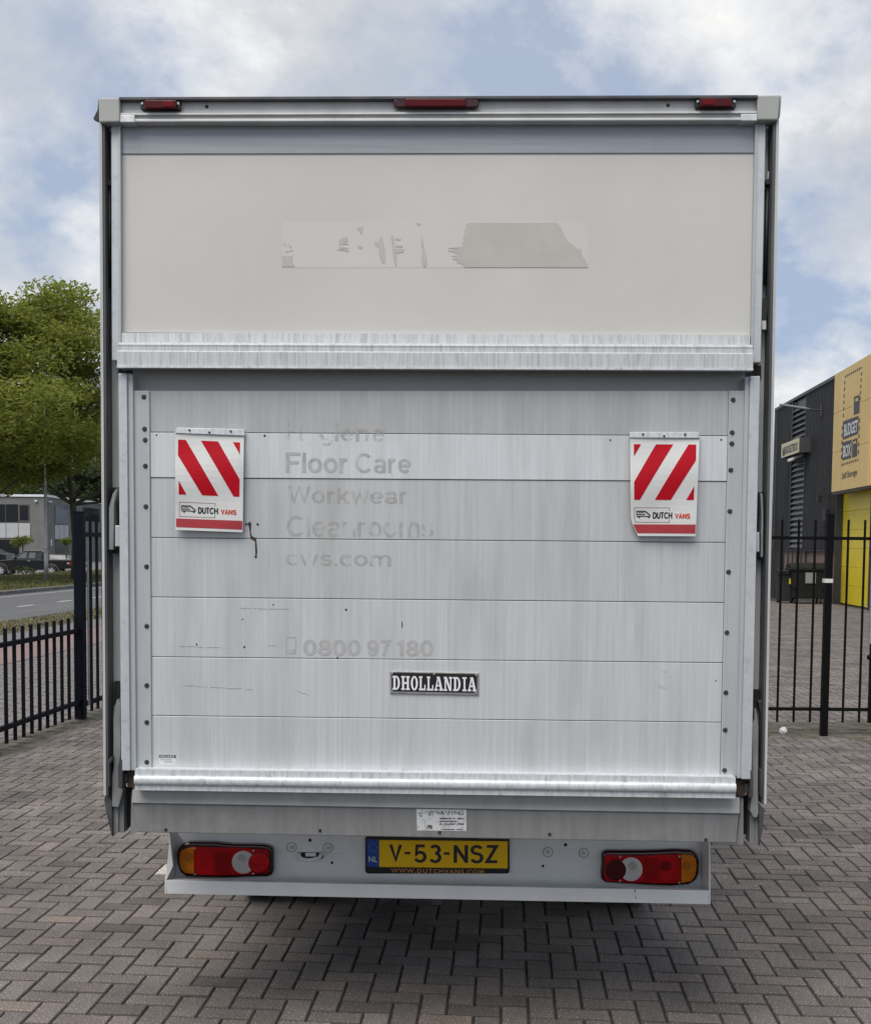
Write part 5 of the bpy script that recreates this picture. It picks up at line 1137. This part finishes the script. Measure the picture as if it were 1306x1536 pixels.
for a, b in ((-69.5, -30), (-29, 8.4), (9.2, 27.6)): ofront('pane', a, 756.4, b, 782.6, M_glass, .05, w1, .015)
ofront('pane', 29.8, 758, 43.2, 780.8, M_glass, .06, w1, .015); ofront('sash', 28.2, 756.4, 44.2, 782.4, M_ofr, .055, w1, .015)
for a, b in ((-60, -28), (-27.4, -9.4), (-9, 9.2), (9.8, 27.6), (28.2, 45.6)): ofront('cladding_panel', a, 784.6, b, 806.6, M_opan, .06)
w2 = ofront('window', -70, 808, 30, 850, M_ofr, .03); ofront('pane', -69, 809, 29, 849, M_glass, .05, w2, .015)
w3 = oside('window', 82.0, 757.4, 103, 786.5, M_ofr, .03); oside('pane', 82.6, 758.2, 102.4, 785.6, M_glass, .05, w3, .015)
for a, b in ((82.2, 88.6), (89, 95.6), (96, 102.6)): oside('cladding_panel', a, 787.4, b, 808.4, M_opan, .05)
w4 = oside('window', 83, 809.4, 103, 838, M_ofr, .03); oside('pane', 83.6, 810, 102.4, 837, M_glass, .05, w4, .015)
w5 = oside('window', 124, 760, 150, 782, M_ofr, .03); oside('pane', 125, 761, 149, 781, M_glass, .05, w5, .015)
for q_ in ((54, 751.4),): ofront('wall_light', q_[0] - 1.6, q_[1] - 1.2, q_[0] + 1.6, q_[1] + 1, M_roofedge, .2, office, .2)
oside('wall_light', 72.4, 751.4, 75.4, 753.4, M_roofedge, .2, office, .2); oside('house_number_plate', 76, 809, 77.6, 819, M_roofedge, .06); oside('round_sign', 105.4, 758, 109.6, 766.6, mat('sign_blue', (.03, .06, .16), .4), .2, office, .1)
# clipped round trees on stems
for px, py, rp, Yb, lab in ((34.5, 812, 17, 84, 'wide clipped round bush tree on a stem behind the cab of the pickup'), (99.5, 811.5, 9.4, 90, 'small clipped ball tree on a stem beside the office door')):
    c = W(px, py, Yb); r = rp * Yb / FOC; rt = empty('ball_tree', Matrix.Translation((c.x, Yb, -.25)), lab, 'tree', 'clipped trees before the office')
    build('stem', *tube([(c.x, Yb, -.25), (c.x, Yb, c.z)], .05, 8), M_bark, rt, local=False)
    cl_ = [((c.x + random.uniform(-.55, .55) * r, Yb + random.uniform(-.5, .5) * r, c.z + random.uniform(-.22, .22) * r), (r * .55, r * .5, r * .42 if rp > 12 else r * .6)) for _ in range(9)]
    leaf_cloud('crown', cl_, 420, .075, M_leaf_round, rt, seed=int(px))
# ------------------------------------------------------------------ vehicles
M_paintblk = mat('black_car_paint', (.006, .007, .009), .3, 0, coat=.15, spec=.3); M_carglass = mat('car_glass', (.10, .118, .13), .12, 0, spec=.5); M_alloy = mat('alloy_rim', (.55, .56, .57), .3, .7); M_trim = mat('grey_wheel_arch', (.06, .062, .066), .5); M_silver = mat('silver_paint', (.13, .135, .14), .45, .1)
def car_wheel(root, x, y, r, w=.2):
    wh = build('wheel', *tube([(x, y - w / 2, r), (x, y - w / 2 + .03, r), (x, y + w / 2 - .03, r), (x, y + w / 2, r)], [r * .9, r, r, r * .9], 22), M_black, root)
    build('rim', *tube([(x, y - w / 2 - .012, r), (x, y - w / 2 + .02, r)], [r * .60, r * .62], 20), M_trim, wh)
    for k in range(6):
        a = k * math.pi / 3 + .3; d = Vector((math.cos(a), 0, math.sin(a))); s = Vector((-d.z, 0, d.x)); c = Vector((x, y - w / 2 - .016, r))
        P = [c + s * .03, c - s * .03, c - s * .045 + d * r * .6, c + s * .045 + d * r * .6]; V, F = prism(P, [p + Vector((0, .01, 0)) for p in P]); build('spoke', V, F, M_alloy, wh)
    build('hub', *tube([(x, y - w / 2 - .022, r), (x, y - w / 2 + .01, r)], r * .16, 12), M_alloy, wh)
def side_prof(root, name, prof, y0, y1, inset_top=0, zt=9, m=M_paintblk, bevel=.03, zb=9):
    f = lambda y, s: [(x, y + s * (inset_top if z > zb else 0), z) for x, z in prof]
    V, F = prism(f(y0, 1), f(y1, -1)); return build(name, V, F, m, root, bevel=bevel)
YPK = 66.0; rw = W(77.5, 865.2, YPK); SC = .93
pk = empty('pickup_truck', Matrix.Translation((rw.x, YPK, rw.z)) @ Matrix.Scale(SC, 4), 'black pickup truck parked before the grey office, behind the grass verge', 'pickup')
# origin under the rear wheel; nose to -x; near side y=-.85
body = [(1.28, .52), (1.30, .98), (1.18, 1.02), (-.62, 1.02), (-2.45, 1.02), (-2.60, 1.0), (-3.75, .92), (-3.95, .80), (-3.98, .48), (-3.60, .40), (-3.45, .40), (-3.40, .62), (-3.18, .78), (-2.92, .78), (-2.70, .62), (-2.64, .40), (-.46, .40), (-.40, .62), (-.20, .78), (.20, .78), (.40, .62), (.46, .46)]
side_prof(pk, 'body', [(x, z) for x, z in body], .0, 1.62, m=M_paintblk, bevel=.025)
cabp_ = [(-.60, 1.025), (-2.42, 1.025), (-1.78, 1.50), (-1.60, 1.56), (-.72, 1.56), (-.56, 1.48)]
V, F = prism([(x, .06 + (.14 if z > 1.2 else 0), z) for x, z in cabp_], [(x, 1.56 - (.14 if z > 1.2 else 0), z) for x, z in cabp_]); cb_ = build('cab', V, F, M_paintblk, pk, bevel=.02)
def swin(name, pts, m=M_carglass):
    yy = lambda z: .045 + .14 * max(0, (z - 1.03) / .5)
    P = [(x, yy(z) - .012, z) for x, z in pts]; V, F = prism(P, [(x, y + .02, z) for x, y, z in P]); return build(name, V, F, m, cb_)
swin('side_window', [(-1.50, 1.09), (-2.12, 1.09), (-1.72, 1.42), (-1.50, 1.46)]); swin('rear_side_window', [(-.98, 1.10), (-1.38, 1.10), (-1.36, 1.44), (-.98, 1.44)])
V, F = prism([(-2.38, .2, 1.06), (-2.38, 1.42, 1.06), (-1.80, 1.36, 1.49), (-1.80, .26, 1.49)], [(-2.41, .2, 1.06), (-2.41, 1.42, 1.06), (-1.83, 1.36, 1.50), (-1.83, .26, 1.50)]); build('windscreen', V, F, M_carglass, cb_)
build('roof_panel', *boxvf(-1.62, -.74, .22, 1.4, 1.562, 1.585), mat('roof_pale', (.30, .32, .34), .25, .2), cb_)
build('rear_window', *boxvf(-.575, -.55, .25, 1.35, 1.1, 1.42), M_carglass, cb_)
build('mirror', *boxvf(-2.28, -2.16, -.14, .02, 1.08, 1.22), M_silver, pk, bevel=.02)
build('tail_lamp', *boxvf(1.12, 1.305, -.01, .1, .72, .92), M_red_lens, pk); build('door_handle', *boxvf(-1.42, -1.26, -.018, .0, .93, .96), M_alloy, pk); build('rear_bumper', *boxvf(1.29, 1.42, .05, 1.57, .42, .60), M_trim, pk, bevel=.02); build('fuel_flap', *boxvf(.95, 1.08, -.006, .0, .76, .88), mat('flap_grey', (.3, .3, .3), .4), pk)
for xw in (0, -3.05):
    car_wheel(pk, xw, .09, .34, .22); car_wheel(pk, xw, 1.53, .34, .22)
    a_ = [(xw + .47 * math.cos(R(a)), .34 + .47 * math.sin(R(a))) for a in range(0, 181, 15)]; b_ = [(xw + .40 * math.cos(R(a)), .34 + .40 * math.sin(R(a))) for a in range(180, -1, -15)]
    V, F = prism([(x, -.03, z) for x, z in a_ + b_], [(x, .05, z) for x, z in a_ + b_]); build('wheel_arch', V, F, M_trim, pk)
def plain_car(px, py, Y, name, label, m, scale=1.0, flip=1):
    p = W(px, py, Y); r = empty(name, Matrix.Translation((p.x, Y, p.z - 1.45 * scale)) @ Matrix.Scale(scale, 4), label, 'car')
    pr = [(-2.1, .35), (-2.15, .7), (-1.9, .85), (-1.0, .95), (-.35, 1.42), (.9, 1.45), (1.6, 1.05), (2.05, .98), (2.12, .4)]
    pr = [(x * flip, z) for x, z in pr]
    V, F = prism([(x, -.85 + (.18 if z > 1.2 else 0), z) for x, z in pr], [(x, .85 - (.18 if z > 1.2 else 0), z) for x, z in pr]); build('body', V, F, m, r, bevel=.05)
    g = [(-.85, .99), (-.32, 1.36), (.85, 1.38), (1.4, 1.06)]
    V, F = prism([(x * flip, -.865 + .17 * (z - .95) / .45, z) for x, z in g], [(x * flip, -.80 + .17 * (z - .95) / .45, z) for x, z in g]); build('side_window', V, F, M_carglass, r)
    for x in (-1.3, 1.3):
        for y in (-.78, .78): car_wheel(r, x, y, .31)
    return r
plain_car(-34, 819, 86, 'parked_car', 'dark parked car behind the nose of the black pickup', M_paintblk, 1.18, 1)
plain_car(95, 832, 92, 'parked_car', 'silver parked car whose roof shows above the pickup bed', M_silver, .95, -1)
